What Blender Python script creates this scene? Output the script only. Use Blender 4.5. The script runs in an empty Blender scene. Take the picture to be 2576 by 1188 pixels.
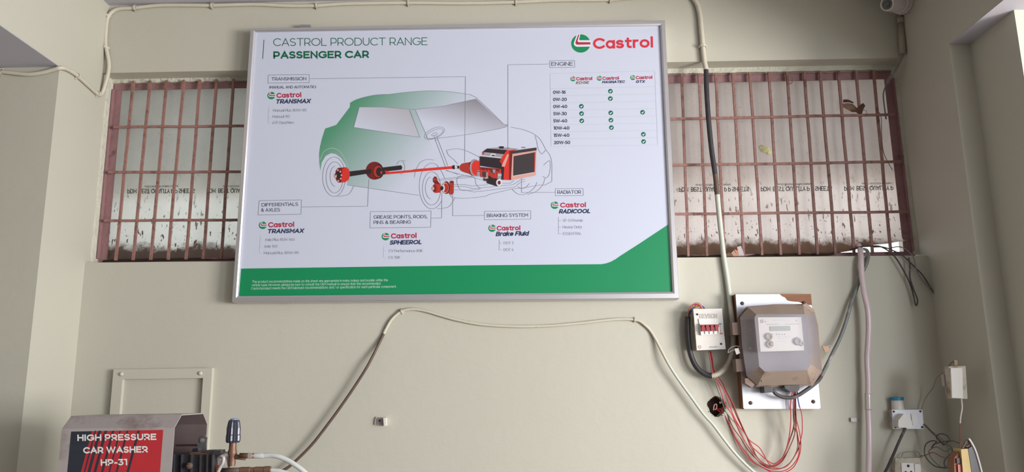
import bpy, bmesh, math, random
from mathutils import Vector, Matrix
from mathutils.geometry import tessellate_polygon
random.seed(7)
C = bpy.context.scene.collection
scn = bpy.context.scene
# ------------------------------------------------------------------ camera
W, H = 2576, 1188
F, PITCH, ROLL, YAW = 1962.73, 0.196746, -0.0139476, -0.0129807
EYE = Vector((0, 0, 1.45))
cp, sp, cy_, sy_ = math.cos(PITCH), math.sin(PITCH), math.cos(YAW), math.sin(YAW)
FWD = Vector((sy_*cp, cy_*cp, sp)); RT0 = Vector((cy_, -sy_, 0)); UP0 = RT0.cross(FWD)
RT = RT0*math.cos(ROLL) + UP0*math.sin(ROLL); UP = UP0*math.cos(ROLL) - RT0*math.sin(ROLL)
cam = bpy.data.cameras.new('camera'); camo = bpy.data.objects.new('camera', cam); C.objects.link(camo)
cam.sensor_width = 36; cam.lens = F/W*36; cam.clip_start = 0.05; cam.clip_end = 200
m = Matrix((RT, UP, -FWD)).transposed().to_4x4(); m.translation = EYE; camo.matrix_world = m
scn.camera = camo
# ------------------------------------------------------------------ sky, lights, exposure
vs = scn.view_settings
vs.view_transform = 'Standard'; vs.look = 'None'; vs.gamma = 1; vs.use_curve_mapping = False; vs.exposure = -0.13
wd = bpy.data.worlds.new('sky'); scn.world = wd; wd.use_nodes = True
bgn = wd.node_tree.nodes['Background']; bgn.inputs[0].default_value = (0.92, 0.96, 1.0, 1); bgn.inputs[1].default_value = 2.5
sun = bpy.data.lights.new('sun', 'SUN'); sun.energy = 4.0; sun.angle = math.radians(1.5); sun.color = (1.0, 0.93, 0.82)
suno = bpy.data.objects.new('sun', sun); C.objects.link(suno); suno.rotation_euler = (-Vector((0.62, 0.12, 0.78))).to_track_quat('-Z', 'Y').to_euler()
day = bpy.data.lights.new('daylight_right', 'AREA'); day.shape = 'RECTANGLE'; day.size = 1.9; day.size_y = 1.5; day.energy = 470; day.color = (1.0, 0.975, 0.945)
dayo = bpy.data.objects.new('daylight_right', day); C.objects.link(dayo); dayo.location = (5.1, -0.70, 1.35)
dayo.rotation_euler = (Vector((-1.2, 2.4, 1.9))-dayo.location).to_track_quat('-Z', 'Y').to_euler()
fr_ = bpy.data.lights.new('daylight_front', 'AREA'); fr_.shape = 'RECTANGLE'; fr_.size = 0.7; fr_.size_y = 1.2; fr_.energy = 56; fr_.color = (0.90, 0.95, 1.0)
fro_ = bpy.data.objects.new('daylight_front', fr_); C.objects.link(fro_); fro_.location = (3.15, -1.6, 1.9)
fro_.rotation_euler = (Vector((1.2, 3.1, 1.6))-fro_.location).to_track_quat('-Z', 'Y').to_euler()
# ------------------------------------------------------------------ fitted room numbers (metres, camera eye over x=y=0)
D = 3.15; XL, XR = -1.804, 1.647
ZS, ZL, ZC = 1.45+0.534, 1.45+1.378, 1.45+1.695
YP, YA, T, YC = 2.8466, 2.8128, 0.081, 2.541
ZSL, ZSR = 1.45+1.277, 1.45+1.283
YW = 3.234; XWL, XWR = -1.796, 1.630
def ray(px, py): return FWD*F + RT*(px-W/2) - UP*(py-H/2)
def P(px, py, Y=D): d = ray(px, py); return EYE + d*(Y/d.y)
def PX(px, py, X): d = ray(px, py); return EYE + d*(X/d.x)
def zz(pts, x0, y0, s): return [(x0+a/s, y0+b/s) for a, b in pts]
MM = D/1962.73/1.0   # metres per pixel near the wall
# ------------------------------------------------------------------ materials
def mat(name, col, rough=0.6, metal=0.0, var=0.0, vscale=8, bump=0.0, bscale=60, dirt=None, dscale=6, dlo=.5, dhi=.7, spec=.5, stretch=(1,1,1), alpha=None, trans=0):
    mt = bpy.data.materials.new(name); mt.use_nodes = True; nt = mt.node_tree; N = nt.nodes; L = nt.links
    b = N['Principled BSDF']; b.inputs['Roughness'].default_value = rough; b.inputs['Metallic'].default_value = metal
    b.inputs['Specular IOR Level'].default_value = spec
    b.inputs['Base Color'].default_value = (*col, 1)
    tc = N.new('ShaderNodeTexCoord'); mp = N.new('ShaderNodeMapping'); mp.inputs['Scale'].default_value = stretch
    L.new(tc.outputs['Object'], mp.inputs['Vector']); last = None
    if var > 0:
        n = N.new('ShaderNodeTexNoise'); n.inputs['Scale'].default_value = vscale; n.inputs['Detail'].default_value = 5
        L.new(mp.outputs[0], n.inputs['Vector'])
        mx = N.new('ShaderNodeMix'); mx.data_type = 'RGBA'
        mx.inputs[6].default_value = (*[c*(1-var) for c in col], 1); mx.inputs[7].default_value = (*[min(1, c*(1+var)) for c in col], 1)
        L.new(n.outputs[0], mx.inputs[0]); last = mx.outputs[2]
    if dirt:
        n = N.new('ShaderNodeTexNoise'); n.inputs['Scale'].default_value = dscale; n.inputs['Detail'].default_value = 8; n.inputs['Roughness'].default_value = .65
        L.new(mp.outputs[0], n.inputs['Vector'])
        r = N.new('ShaderNodeMapRange'); r.inputs[1].default_value = dlo; r.inputs[2].default_value = dhi
        L.new(n.outputs[0], r.inputs[0])
        mx = N.new('ShaderNodeMix'); mx.data_type = 'RGBA'; mx.inputs[7].default_value = (*dirt, 1)
        if last: L.new(last, mx.inputs[6])
        else: mx.inputs[6].default_value = (*col, 1)
        L.new(r.outputs[0], mx.inputs[0]); last = mx.outputs[2]
    if last: L.new(last, b.inputs['Base Color'])
    if bump > 0:
        n = N.new('ShaderNodeTexNoise'); n.inputs['Scale'].default_value = bscale; n.inputs['Detail'].default_value = 4
        L.new(mp.outputs[0], n.inputs['Vector'])
        bp = N.new('ShaderNodeBump'); bp.inputs['Strength'].default_value = bump; bp.inputs['Distance'].default_value = .01
        L.new(n.outputs[0], bp.inputs['Height']); L.new(bp.outputs[0], b.inputs['Normal'])
    if alpha is not None: b.inputs['Alpha'].default_value = alpha
    if trans: b.inputs['Transmission Weight'].default_value = trans
    return mt
M = {}
BOARDC = (0.54, 0.57, 0.69)
WALLC = (0.48, 0.463, 0.392)
M['wall'] = mat('wall_paint', WALLC, .55, var=.05, vscale=1.6, bump=.10, bscale=30, spec=.35)
M['ceil'] = mat('ceiling_paint', (0.46, 0.445, 0.50), .8, var=.04, vscale=3, bump=.05)
M['plaster'] = mat('rough_plaster', (0.52, 0.50, 0.42), .85, var=.12, vscale=25, bump=.9, bscale=45, dirt=(.25,.22,.18), dscale=30, dlo=.62, dhi=.75)
M['ground'] = mat('concrete_ground', (0.45, 0.41, 0.36), .9, var=.1, vscale=2)
M['dark_front'] = mat('dark_front_wall', (0.10, 0.10, 0.10), .7)  # unseen front wall, made dark so less light bounces back
M['floor'] = mat('floor_concrete', (0.13, 0.12, 0.11), .8, var=.15, vscale=2)
M['pinkframe'] = mat('old_pink_paint', (0.27, 0.145, 0.15), .6, var=.2, vscale=12, bump=.4, bscale=40, dirt=(.10,.055,.05), dscale=18, dlo=.56, dhi=.72)
M['bar'] = mat('rusty_bar_paint', (0.27, 0.135, 0.115), .6, var=.25, vscale=30, bump=.4, bscale=80, dirt=(.12,.06,.045), dscale=25, dlo=.52, dhi=.7)
M['alu'] = mat('aluminium', (0.62, 0.60, 0.62), .38, metal=.75, var=.06, vscale=6, dirt=(.35,.27,.24), dscale=12, dlo=.66, dhi=.8)
M['board'] = mat('printed_vinyl', BOARDC, .4, spec=.5)
def flat(n, c, r=.4): M[n] = mat(n, c, r)
flat('p_white', (0.66, 0.68, 0.76)); flat('p_green', (0.004, 0.225, 0.085)); flat('p_dkgreen', (0.0, 0.115, 0.055))
flat('p_red', (0.60, 0.025, 0.045)); flat('p_crimson', (0.42, 0.02, 0.06)); flat('p_navy', (0.018, 0.03, 0.09)); flat('p_ink', (0.035, 0.04, 0.085)); flat('p_grey', (0.27, 0.28, 0.34))
flat('p_line', (0.22, 0.225, 0.27)); flat('p_pale', (0.46, 0.47, 0.54)); flat('p_gold', (0.20, 0.14, 0.07)); flat('p_tick', (0.0, 0.12, 0.07)); flat('p_mint', (0.50, 0.66, 0.58))
flat('e_red', (0.62, 0.03, 0.02)); flat('e_dkred', (0.16, 0.012, 0.012)); flat('e_mid', (0.38, 0.03, 0.018)); flat('e_black', (0.022, 0.014, 0.018)); flat('e_pink', (0.62, 0.33, 0.28)); flat('e_grey', (0.30, 0.28, 0.31)); flat('e_light', (0.62, 0.60, 0.65)); flat('e_char', (0.045, 0.035, 0.04))
def gradmat(name, c0, c1, p0, p1, lo=0, hi=1):
    """printed colour blend between two points of the sheet"""
    mt = bpy.data.materials.new(name); mt.use_nodes = True; nt = mt.node_tree; N = nt.nodes; L = nt.links
    b = N['Principled BSDF']; b.inputs['Roughness'].default_value = .4
    g = N.new('ShaderNodeNewGeometry'); s = N.new('ShaderNodeVectorMath'); s.operation = 'SUBTRACT'; s.inputs[1].default_value = p0
    L.new(g.outputs['Position'], s.inputs[0]); d = N.new('ShaderNodeVectorMath'); d.operation = 'DOT_PRODUCT'
    v = Vector(p1)-Vector(p0); d.inputs[1].default_value = v/v.length_squared; L.new(s.outputs[0], d.inputs[0])
    r = N.new('ShaderNodeMapRange'); r.inputs[1].default_value = lo; r.inputs[2].default_value = hi; L.new(d.outputs['Value'], r.inputs[0])
    mx = N.new('ShaderNodeMix'); mx.data_type = 'RGBA'; mx.inputs[6].default_value = (*c0, 1); mx.inputs[7].default_value = (*c1, 1)
    L.new(r.outputs[0], mx.inputs[0]); L.new(mx.outputs[2], b.inputs['Base Color']); return mt
M['cream'] = mat('painted_cable', (0.55, 0.51, 0.42), .45, var=.08, vscale=20, dirt=(.25,.22,.18), dscale=30, dlo=.66, dhi=.8)
M['cream2'] = mat('bare_pvc_cable', (0.50, 0.52, 0.46), .4, var=.08, vscale=20)
M['black'] = mat('black_pvc', (0.035, 0.032, 0.038), .45, var=.3, vscale=40)
M['dustblack'] = mat('dusty_black', (0.055, 0.05, 0.05), .6, var=.4, vscale=25, dirt=(.22,.19,.17), dscale=16, dlo=.55, dhi=.75)
M['greycab'] = mat('grey_cable', (0.17, 0.18, 0.17), .35, var=.3, vscale=14, dirt=(.5,.5,.48), dscale=10, dlo=.56, dhi=.7)
M['browncab'] = mat('brown_cable', (0.10, 0.065, 0.05), .6, var=.3, vscale=30)
M['redwire'] = mat('red_wire', (0.50, 0.03, 0.045), .4, var=.2, vscale=10)
M['dredwire'] = mat('dark_red_wire', (0.26, 0.06, 0.045), .5, var=.2, vscale=10)
M['bluewire'] = mat('blue_wire', (0.03, 0.07, 0.25), .4)
M['yelwire'] = mat('yellow_wire', (0.55, 0.22, 0.03), .4)
M['pinkwire'] = mat('pink_wire', (0.50, 0.24, 0.2), .5)
M['greenwire'] = mat('grey_green_wire', (0.10, 0.12, 0.09), .5)
M['white'] = mat('white_plastic', (0.66, 0.62, 0.58), .4, var=.04, vscale=10, dirt=(.36,.28,.20), dscale=14, dlo=.64, dhi=.8)
M['cleanwhite'] = mat('clean_white', (0.72, 0.70, 0.68), .4)
M['dirtywhite'] = mat('dirty_white_plastic', (0.50, 0.46, 0.38), .6, var=.1, dirt=(.22,.16,.10), dscale=22, dlo=.5, dhi=.7)
M['lam'] = mat('white_laminate', (0.66, 0.68, 0.76), .3, var=.02)
M['wood'] = mat('brown_block_board', (0.22, 0.085, 0.035), .6, var=.3, vscale=6, stretch=(1, 1, 12), bump=.2)
M['darkwood'] = mat('dark_board_edge', (0.16, 0.07, 0.035), .7, var=.3, vscale=10, stretch=(1,1,8))
M['screw'] = mat('rusty_screw', (0.05, 0.02, 0.02), .6)
M['steel'] = mat('zinc_steel', (0.42, 0.41, 0.42), .4, metal=.7, var=.1)
M['dull'] = mat('dull_steel', (0.43, 0.385, 0.38), .5, metal=.25, var=.12, vscale=7, dirt=(.20,.13,.12), dscale=9, dlo=.5, dhi=.75)
M['brass'] = mat('aged_copper_brass', (0.20, 0.105, 0.07), .5, metal=.4, var=.3, vscale=30)
M['navyplastic'] = mat('dark_blue_black_plastic', (0.028, 0.03, 0.055), .35, spec=.7)
M['lightblue'] = mat('pale_blue_cap', (0.16, 0.28, 0.50), .4)
M['hose'] = mat('white_braided_hose', (0.55, 0.56, 0.55), .35, var=.05)
M['mcbred'] = mat('red_lever', (0.30, 0.02, 0.025), .35); M['teal'] = mat('teal_print', (0.02, 0.2, 0.28), .5); M['lcd'] = mat('lcd', (0.30, 0.34, 0.32), .3)
M['graphite'] = mat('grey_print', (0.30, 0.29, 0.30), .6); M['silver'] = mat('silver_emboss', (0.45, 0.42, 0.40), .35)
M['blue'] = mat('blue_cap', (0.01, 0.22, 0.36), .4)
M['hole'] = mat('hole_dark', (0.03, 0.016, 0.014), .9, var=.4, vscale=40)
M['yellow'] = mat('old_yellow_plastic', (0.42, 0.30, 0.12), .6, var=.15, vscale=20)
M['orange'] = mat('orange_print', (0.7, 0.15, 0.04), .5)
M['leaf'] = mat('dry_brown_scrap', (0.17, 0.09, 0.06), .9, var=.3, vscale=40)
M['tan'] = mat('tan_cardboard', (0.42, 0.28, 0.20), .9, var=.2, vscale=40)
M['stainyel'] = mat('yellow_blob', (0.66, 0.62, 0.34), .7)
M['stickblack'] = mat('sticker_black', (0.022, 0.026, 0.04), .5, var=.3, vscale=18)
M['stickred'] = mat('sticker_red', (0.45, 0.025, 0.035), .45, var=.15, vscale=12)
M['lens'] = mat('camera_lens', (0.008, 0.008, 0.012), .12, spec=.8)
M['camwhite'] = mat('camera_white', (0.58, 0.53, 0.52), .5, var=.05, dirt=(.3,.24,.22), dscale=25, dlo=.6, dhi=.8)
M['pvc'] = mat('painted_conduit', (0.30, 0.27, 0.21), .5, var=.1)
# ------------------------------------------------------------------ mesh helpers
wl = {}
def link(name, me, mats, parent=None):
    if not isinstance(mats, (list, tuple)): mats = [mats]
    for q in mats: me.materials.append(M[q] if isinstance(q, str) else q)
    o = bpy.data.objects.new(name, me); C.objects.link(o)
    if parent is not None:
        base = wl.get(parent.name, Vector((0, 0, 0)))
        me.transform(Matrix.Translation(-base)); o.parent = parent; wl[o.name] = base
    else: wl[o.name] = Vector((0, 0, 0))
    return o
def fin(bm, name, mats, parent=None, smooth=False, bevel=0):
    if bevel:
        bmesh.ops.bevel(bm, geom=[e for e in bm.edges if not e.is_boundary and e.calc_face_angle(0) > .5], offset=bevel, segments=2, affect='EDGES', clamp_overlap=True)
    bmesh.ops.recalc_face_normals(bm, faces=bm.faces)
    if smooth:
        for f in bm.faces: f.smooth = True
    me = bpy.data.meshes.new(name); bm.to_mesh(me); bm.free()
    if smooth: me.set_sharp_from_angle(angle=math.radians(40))
    return link(name, me, mats, parent)
def center(o):
    """put the origin of a top-level mesh at its base"""
    me = o.data; xs = [v.co for v in me.vertices]
    c = Vector(((min(v.x for v in xs)+max(v.x for v in xs))/2, max(v.y for v in xs), min(v.z for v in xs)))
    me.transform(Matrix.Translation(-c)); o.location = c; wl[o.name] = c; return o
def thing(name, label, cat, loc, group=None):
    o = bpy.data.objects.new(name, None); C.objects.link(o); o.location = loc; o.empty_display_size = .05
    o['label'] = label; o['category'] = cat; wl[o.name] = Vector(loc)
    if group: o['group'] = group
    return o
def tag(o, label, cat, group=None):
    o['label'] = label; o['category'] = cat
    if group: o['group'] = group
    return center(o)
def struct(o): o['kind'] = 'structure'; return o
def abox(bm, x0, x1, y0, y1, z0, z1, mi=0):
    vs_ = [bm.verts.new((x, y, z)) for x in (x0, x1) for y in (y0, y1) for z in (z0, z1)]
    for f in ((0,1,3,2), (4,6,7,5), (0,4,5,1), (2,3,7,6), (0,2,6,4), (1,5,7,3)):
        fc = bm.faces.new([vs_[i] for i in f]); fc.material_index = mi
def box(name, x0, x1, y0, y1, z0, z1, m_, parent=None, bevel=0):
    bm = bmesh.new(); abox(bm, x0, x1, y0, y1, z0, z1); return fin(bm, name, m_, parent, bevel=bevel)
def aprism(bm, pts, Yf, Yb, mi=0, back=None):
    """pixel polygon seen at depth Yf, extruded straight back to Yb (or to its own outline)"""
    a = [P(x, y, Yf) for x, y in pts]; f_ = [bm.verts.new(v) for v in a]
    if back: b_ = [bm.verts.new(P(x, y, Yb)) for x, y in back]
    else: b_ = [bm.verts.new((v.x, Yb, v.z)) for v in a]
    n = len(a); fs = [bm.faces.new(f_), bm.faces.new(b_[::-1])]
    for i in range(n): fs.append(bm.faces.new((f_[i], b_[i], b_[(i+1) % n], f_[(i+1) % n])))
    for q in fs: q.material_index = mi
def prism(name, pts, Yf, Yb, m_, parent=None, bevel=0, back=None, smooth=False):
    bm = bmesh.new(); aprism(bm, pts, Yf, Yb, 0, back)
    return fin(bm, name, m_, parent, bevel=bevel, smooth=smooth)
def cr(pts, n=6):
    pts = [Vector(p) for p in pts]
    if len(pts) < 3: return pts
    q = [pts[0]*2-pts[1]] + pts + [pts[-1]*2-pts[-2]]; out = []
    for i in range(1, len(q)-2):
        for k in range(n):
            t = k/n; a, b, c, d = q[i-1:i+3]
            out.append(.5*((2*b)+(c-a)*t+(2*a-5*b+4*c-d)*t*t+(3*b-a-3*c+d)*t**3))
    out.append(pts[-1]); return out
def atube(bm, pts, r, sides=8, mi=None, rf=None, caps=True):
    rings = []; n = len(pts); up = Vector((0.13, -1, .21)).normalized()
    for i, p in enumerate(pts):
        t = (pts[min(i+1, n-1)]-pts[max(i-1, 0)]).normalized()
        a = up - t*up.dot(t)
        if a.length < 1e-4: a = Vector((1, 0, 0)) - t*t.x
        a.normalize(); up = a; b = t.cross(a); rr = rf(i/(n-1)) if rf else r
        rings.append([bm.verts.new(p+(a*math.cos(2*math.pi*k/sides)+b*math.sin(2*math.pi*k/sides))*rr) for k in range(sides)])
    for i in range(n-1):
        for k in range(sides):
            f = bm.faces.new((rings[i][k], rings[i][(k+1) % sides], rings[i+1][(k+1) % sides], rings[i+1][k])); f.smooth = True
            if mi: f.material_index = mi(i/(n-1)) if callable(mi) else mi
    if caps:
        bm.faces.new(rings[0][::-1]); bm.faces.new(rings[-1])
def tube(name, pts, r, m_, parent=None, sides=8, n=6, mi=None, rf=None, raw=False):
    bm = bmesh.new(); atube(bm, [Vector(p) for p in pts] if raw else cr(pts, n), r, sides, mi, rf)
    bmesh.ops.recalc_face_normals(bm, faces=bm.faces)
    me = bpy.data.meshes.new(name); bm.to_mesh(me); bm.free(); return link(name, me, m_, parent)
def acyl(bm, a, b, r0, r1=None, sides=20, mi=0):
    r1 = r0 if r1 is None else r1
    a, b = Vector(a), Vector(b); t = (b-a).normalized(); u = t.orthogonal().normalized(); v = t.cross(u)
    A = [bm.verts.new(a+(u*math.cos(2*math.pi*k/sides)+v*math.sin(2*math.pi*k/sides))*r0) for k in range(sides)]
    B = [bm.verts.new(b+(u*math.cos(2*math.pi*k/sides)+v*math.sin(2*math.pi*k/sides))*r1) for k in range(sides)]
    fs = [bm.faces.new(A[::-1]), bm.faces.new(B)]
    for k in range(sides):
        f = bm.faces.new((A[k], A[(k+1) % sides], B[(k+1) % sides], B[k])); f.smooth = True; fs.append(f)
    for f in fs: f.material_index = mi
def cyl(name, a, b, r0, m_, parent=None, r1=None, sides=20, bevel=0):
    bm = bmesh.new(); acyl(bm, a, b, r0, r1, sides); return fin(bm, name, m_, parent, bevel=bevel)
def lathe(name, a, axis, prof, m_, parent=None, sides=24, mi=None):
    """prof: list of (distance along axis, radius)"""
    a = Vector(a); t = Vector(axis).normalized(); u = t.orthogonal().normalized(); v = t.cross(u); bm = bmesh.new(); R_ = []
    for d, r in prof: R_.append([bm.verts.new(a+t*d+(u*math.cos(2*math.pi*k/sides)+v*math.sin(2*math.pi*k/sides))*max(r, 1e-4)) for k in range(sides)])
    for i in range(len(prof)-1):
        for k in range(sides):
            f = bm.faces.new((R_[i][k], R_[i][(k+1) % sides], R_[i+1][(k+1) % sides], R_[i+1][k])); f.smooth = True
            if mi: f.material_index = mi[i]
    bm.faces.new(R_[0][::-1]); bm.faces.new(R_[-1])
    return fin(bm, name, m_, parent, smooth=True)
def screw(px, py, Y, r, parent, m_='screw', name='screw'):
    p = P(px, py, Y); return lathe(name, p+Vector((0, .002, 0)), (0, -1, 0), [(0, r), (.003, r), (.006, r*.75), (.007, r*.2)], m_, parent, sides=10)
# printed matter: flat shapes lying on a plane y = Y, all collected in one mesh per name
# stroke lettering: every glyph is a few centre lines in units of the capital height
def E_(cx, cy, rx, ry, a0, a1):
    n = max(4, int(abs(a1-a0)/(22 if abs(a1-a0) > 200 else 18)))
    return [(cx+rx*math.cos(math.radians(a0+(a1-a0)*i/n)), cy+ry*math.sin(math.radians(a0+(a1-a0)*i/n))) for i in range(n+1)]
P_ = [(0,0), (0,1), (.38,1)]+E_(.38,.67,.28,.33,90,-90)+[(0,.34)]
a_ = E_(.32,.36,.32,.36,0,360)
GL = {'A': [[(0,0), (.42,1), (.84,0)], [(.13,.3), (.71,.3)]], 'B': [[(.4,.54), (0,.54), (0,1), (.38,1)]+E_(.38,.77,.24,.23,90,-90), [(.4,.54)]+E_(.42,.27,.26,.27,90,-90)+[(0,0), (0,.54)]],
'C': [E_(.5,.5,.5,.5,45,315)], 'D': [[(0,0), (0,1), (.38,1)]+E_(.38,.5,.46,.5,90,-90)+[(0,0)]], 'E': [[(.62,1), (0,1), (0,0), (.64,0)], [(0,.52), (.54,.52)]], 'F': [[(.6,1), (0,1), (0,0)], [(0,.47), (.53,.47)]],
'G': [E_(.5,.5,.5,.5,45,312)+[(.92,.22), (.92,.46), (.62,.46)]], 'H': [[(0,0), (0,1)], [(.74,0), (.74,1)], [(0,.51), (.74,.51)]], 'I': [[(0,0), (0,1)]], 'J': [[(.1,1), (.5,1), (.5,.3)]+E_(.25,.27,.25,.27,0,-150)],
'K': [[(0,0), (0,1)], [(.66,1), (0,.36)], [(.24,.56), (.7,0)]], 'L': [[(0,1), (0,0), (.56,0)]], 'M': [[(0,0), (0,1), (.44,.32), (.88,1), (.88,0)]], 'N': [[(0,0), (0,1), (.74,0), (.74,1)]], 'O': [E_(.52,.5,.52,.5,0,360)],
'P': [P_], 'Q': [E_(.52,.5,.52,.5,0,360), [(.6,.16), (.9,-.12)]], 'R': [P_, [(.38,.34), (.66,0)]], 'S': [E_(.33,.75,.30,.25,35,270)+E_(.33,.25,.33,.25,90,-145)[1:]], 'T': [[(0,1), (.76,1)], [(.38,1), (.38,0)]],
'U': [[(0,1)]+E_(.36,.37,.36,.37,180,360)+[(.72,1)]], 'V': [[(0,1), (.42,0), (.84,1)]], 'W': [[(0,1), (.32,0), (.64,1), (.96,0), (1.28,1)]], 'X': [[(0,1), (.72,0)], [(.72,1), (0,0)]], 'Y': [[(0,1), (.37,.42), (.74,1)], [(.37,.42), (.37,0)]], 'Z': [[(0,1), (.66,1), (0,0), (.68,0)]],
'0': [E_(.37,.5,.37,.5,0,360)], '1': [[(0,1), (.24,1), (.24,0)]], '2': [E_(.31,.7,.3,.3,155,-35)+[(0,0), (.64,0)]], '3': [[(.04,1), (.58,1), (.27,.6)]+E_(.28,.3,.33,.3,80,-140)], '4': [[(.46,1), (0,.26), (.78,.26)], [(.56,.55), (.56,0)]],
'5': [[(.58,1), (.1,1), (.05,.57), (.3,.59)]+E_(.28,.3,.33,.3,72,-140)], '6': [E_(.35,.32,.34,.32,0,360), E_(.55,.36,.54,.64,85,180)], '7': [[(0,.85), (0,1), (.64,1), (.2,0)]], '8': [E_(.33,.77,.27,.23,0,360), E_(.33,.27,.33,.27,0,360)], '9': [E_(.34,.68,.34,.32,0,360), E_(.14,.64,.54,.64,0,-95)],
'a': [a_, [(.64,.72), (.64,0)]], 'b': [a_, [(0,1.03), (0,0)]], 'c': [E_(.34,.36,.34,.36,45,315)], 'd': [a_, [(.64,1.03), (.64,0)]], 'e': [[(.02,.37), (.64,.37)]+E_(.33,.36,.33,.36,5,322)], 'f': [E_(.32,.83,.18,.2,80,180)+[(.14,0)], [(0,.68), (.34,.68)]],
'g': [a_, [(.64,.72)]+E_(.34,-.03,.3,.22,0,-150)], 'h': [[(0,1.03), (0,0)], E_(.28,.42,.28,.3,180,0)+[(.56,0)]], 'i': [[(0,0), (0,.72)], [(0,.93), (0,1.0)]], 'j': [[(.1,.72), (.1,-.15), (0,-.2)], [(.1,.93), (.1,1)]], 'k': [[(0,1.03), (0,0)], [(.5,.72), (0,.26)], [(.2,.44), (.54,0)]], 'l': [[(0,0), (0,1.03)]],
'm': [[(0,.72), (0,0)], E_(.24,.46,.24,.26,180,0)+[(.48,0)], E_(.72,.46,.24,.26,180,0)+[(.96,0)]], 'n': [[(0,.72), (0,0)], E_(.28,.42,.28,.3,180,0)+[(.56,0)]], 'o': [E_(.35,.36,.35,.36,0,360)], 'p': [a_, [(0,.72), (0,-.26)]], 'q': [a_, [(.64,.72), (.64,-.26)]], 'r': [[(0,.72), (0,0)], E_(.27,.42,.27,.3,180,80)],
's': [E_(.26,.545,.24,.175,35,270)+E_(.26,.185,.27,.185,90,-145)[1:]], 't': [[(.16,.95)]+E_(.34,.2,.18,.2,180,285), [(0,.7), (.40,.7)]], 'u': [[(0,.72)]+E_(.28,.3,.28,.3,180,360), [(.56,.72), (.56,0)]], 'v': [[(0,.72), (.3,0), (.6,.72)]], 'w': [[(0,.72), (.24,0), (.48,.72), (.72,0), (.96,.72)]], 'x': [[(0,.72), (.54,0)], [(.54,.72), (0,0)]],
'y': [[(0,.72), (.3,.02)], [(.6,.72), (.24,-.12), (.06,-.24)]], 'z': [[(0,.72), (.5,.72), (0,0), (.52,0)]], '-': [[(0,.36), (.3,.36)]], ',': [[(.05,.04), (0,-.14)]], '.': [[(0,0), (0,.03)]], '/': [[(0,-.1), (.36,1.05)]], '(': [E_(.4,.42,.36,.68,140,220)], ')': [E_(-.2,.42,.36,.68,40,-40)], ':': [[(0,0), (0,.03)], [(0,.6), (0,.63)]],
'&': [[(.72,0), (.2,.62)]+E_(.34,.8,.18,.2,200,-60)+[(.12,.42)]+E_(.3,.24,.3,.24,150,330)+[(.68,.4)]]}
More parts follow.
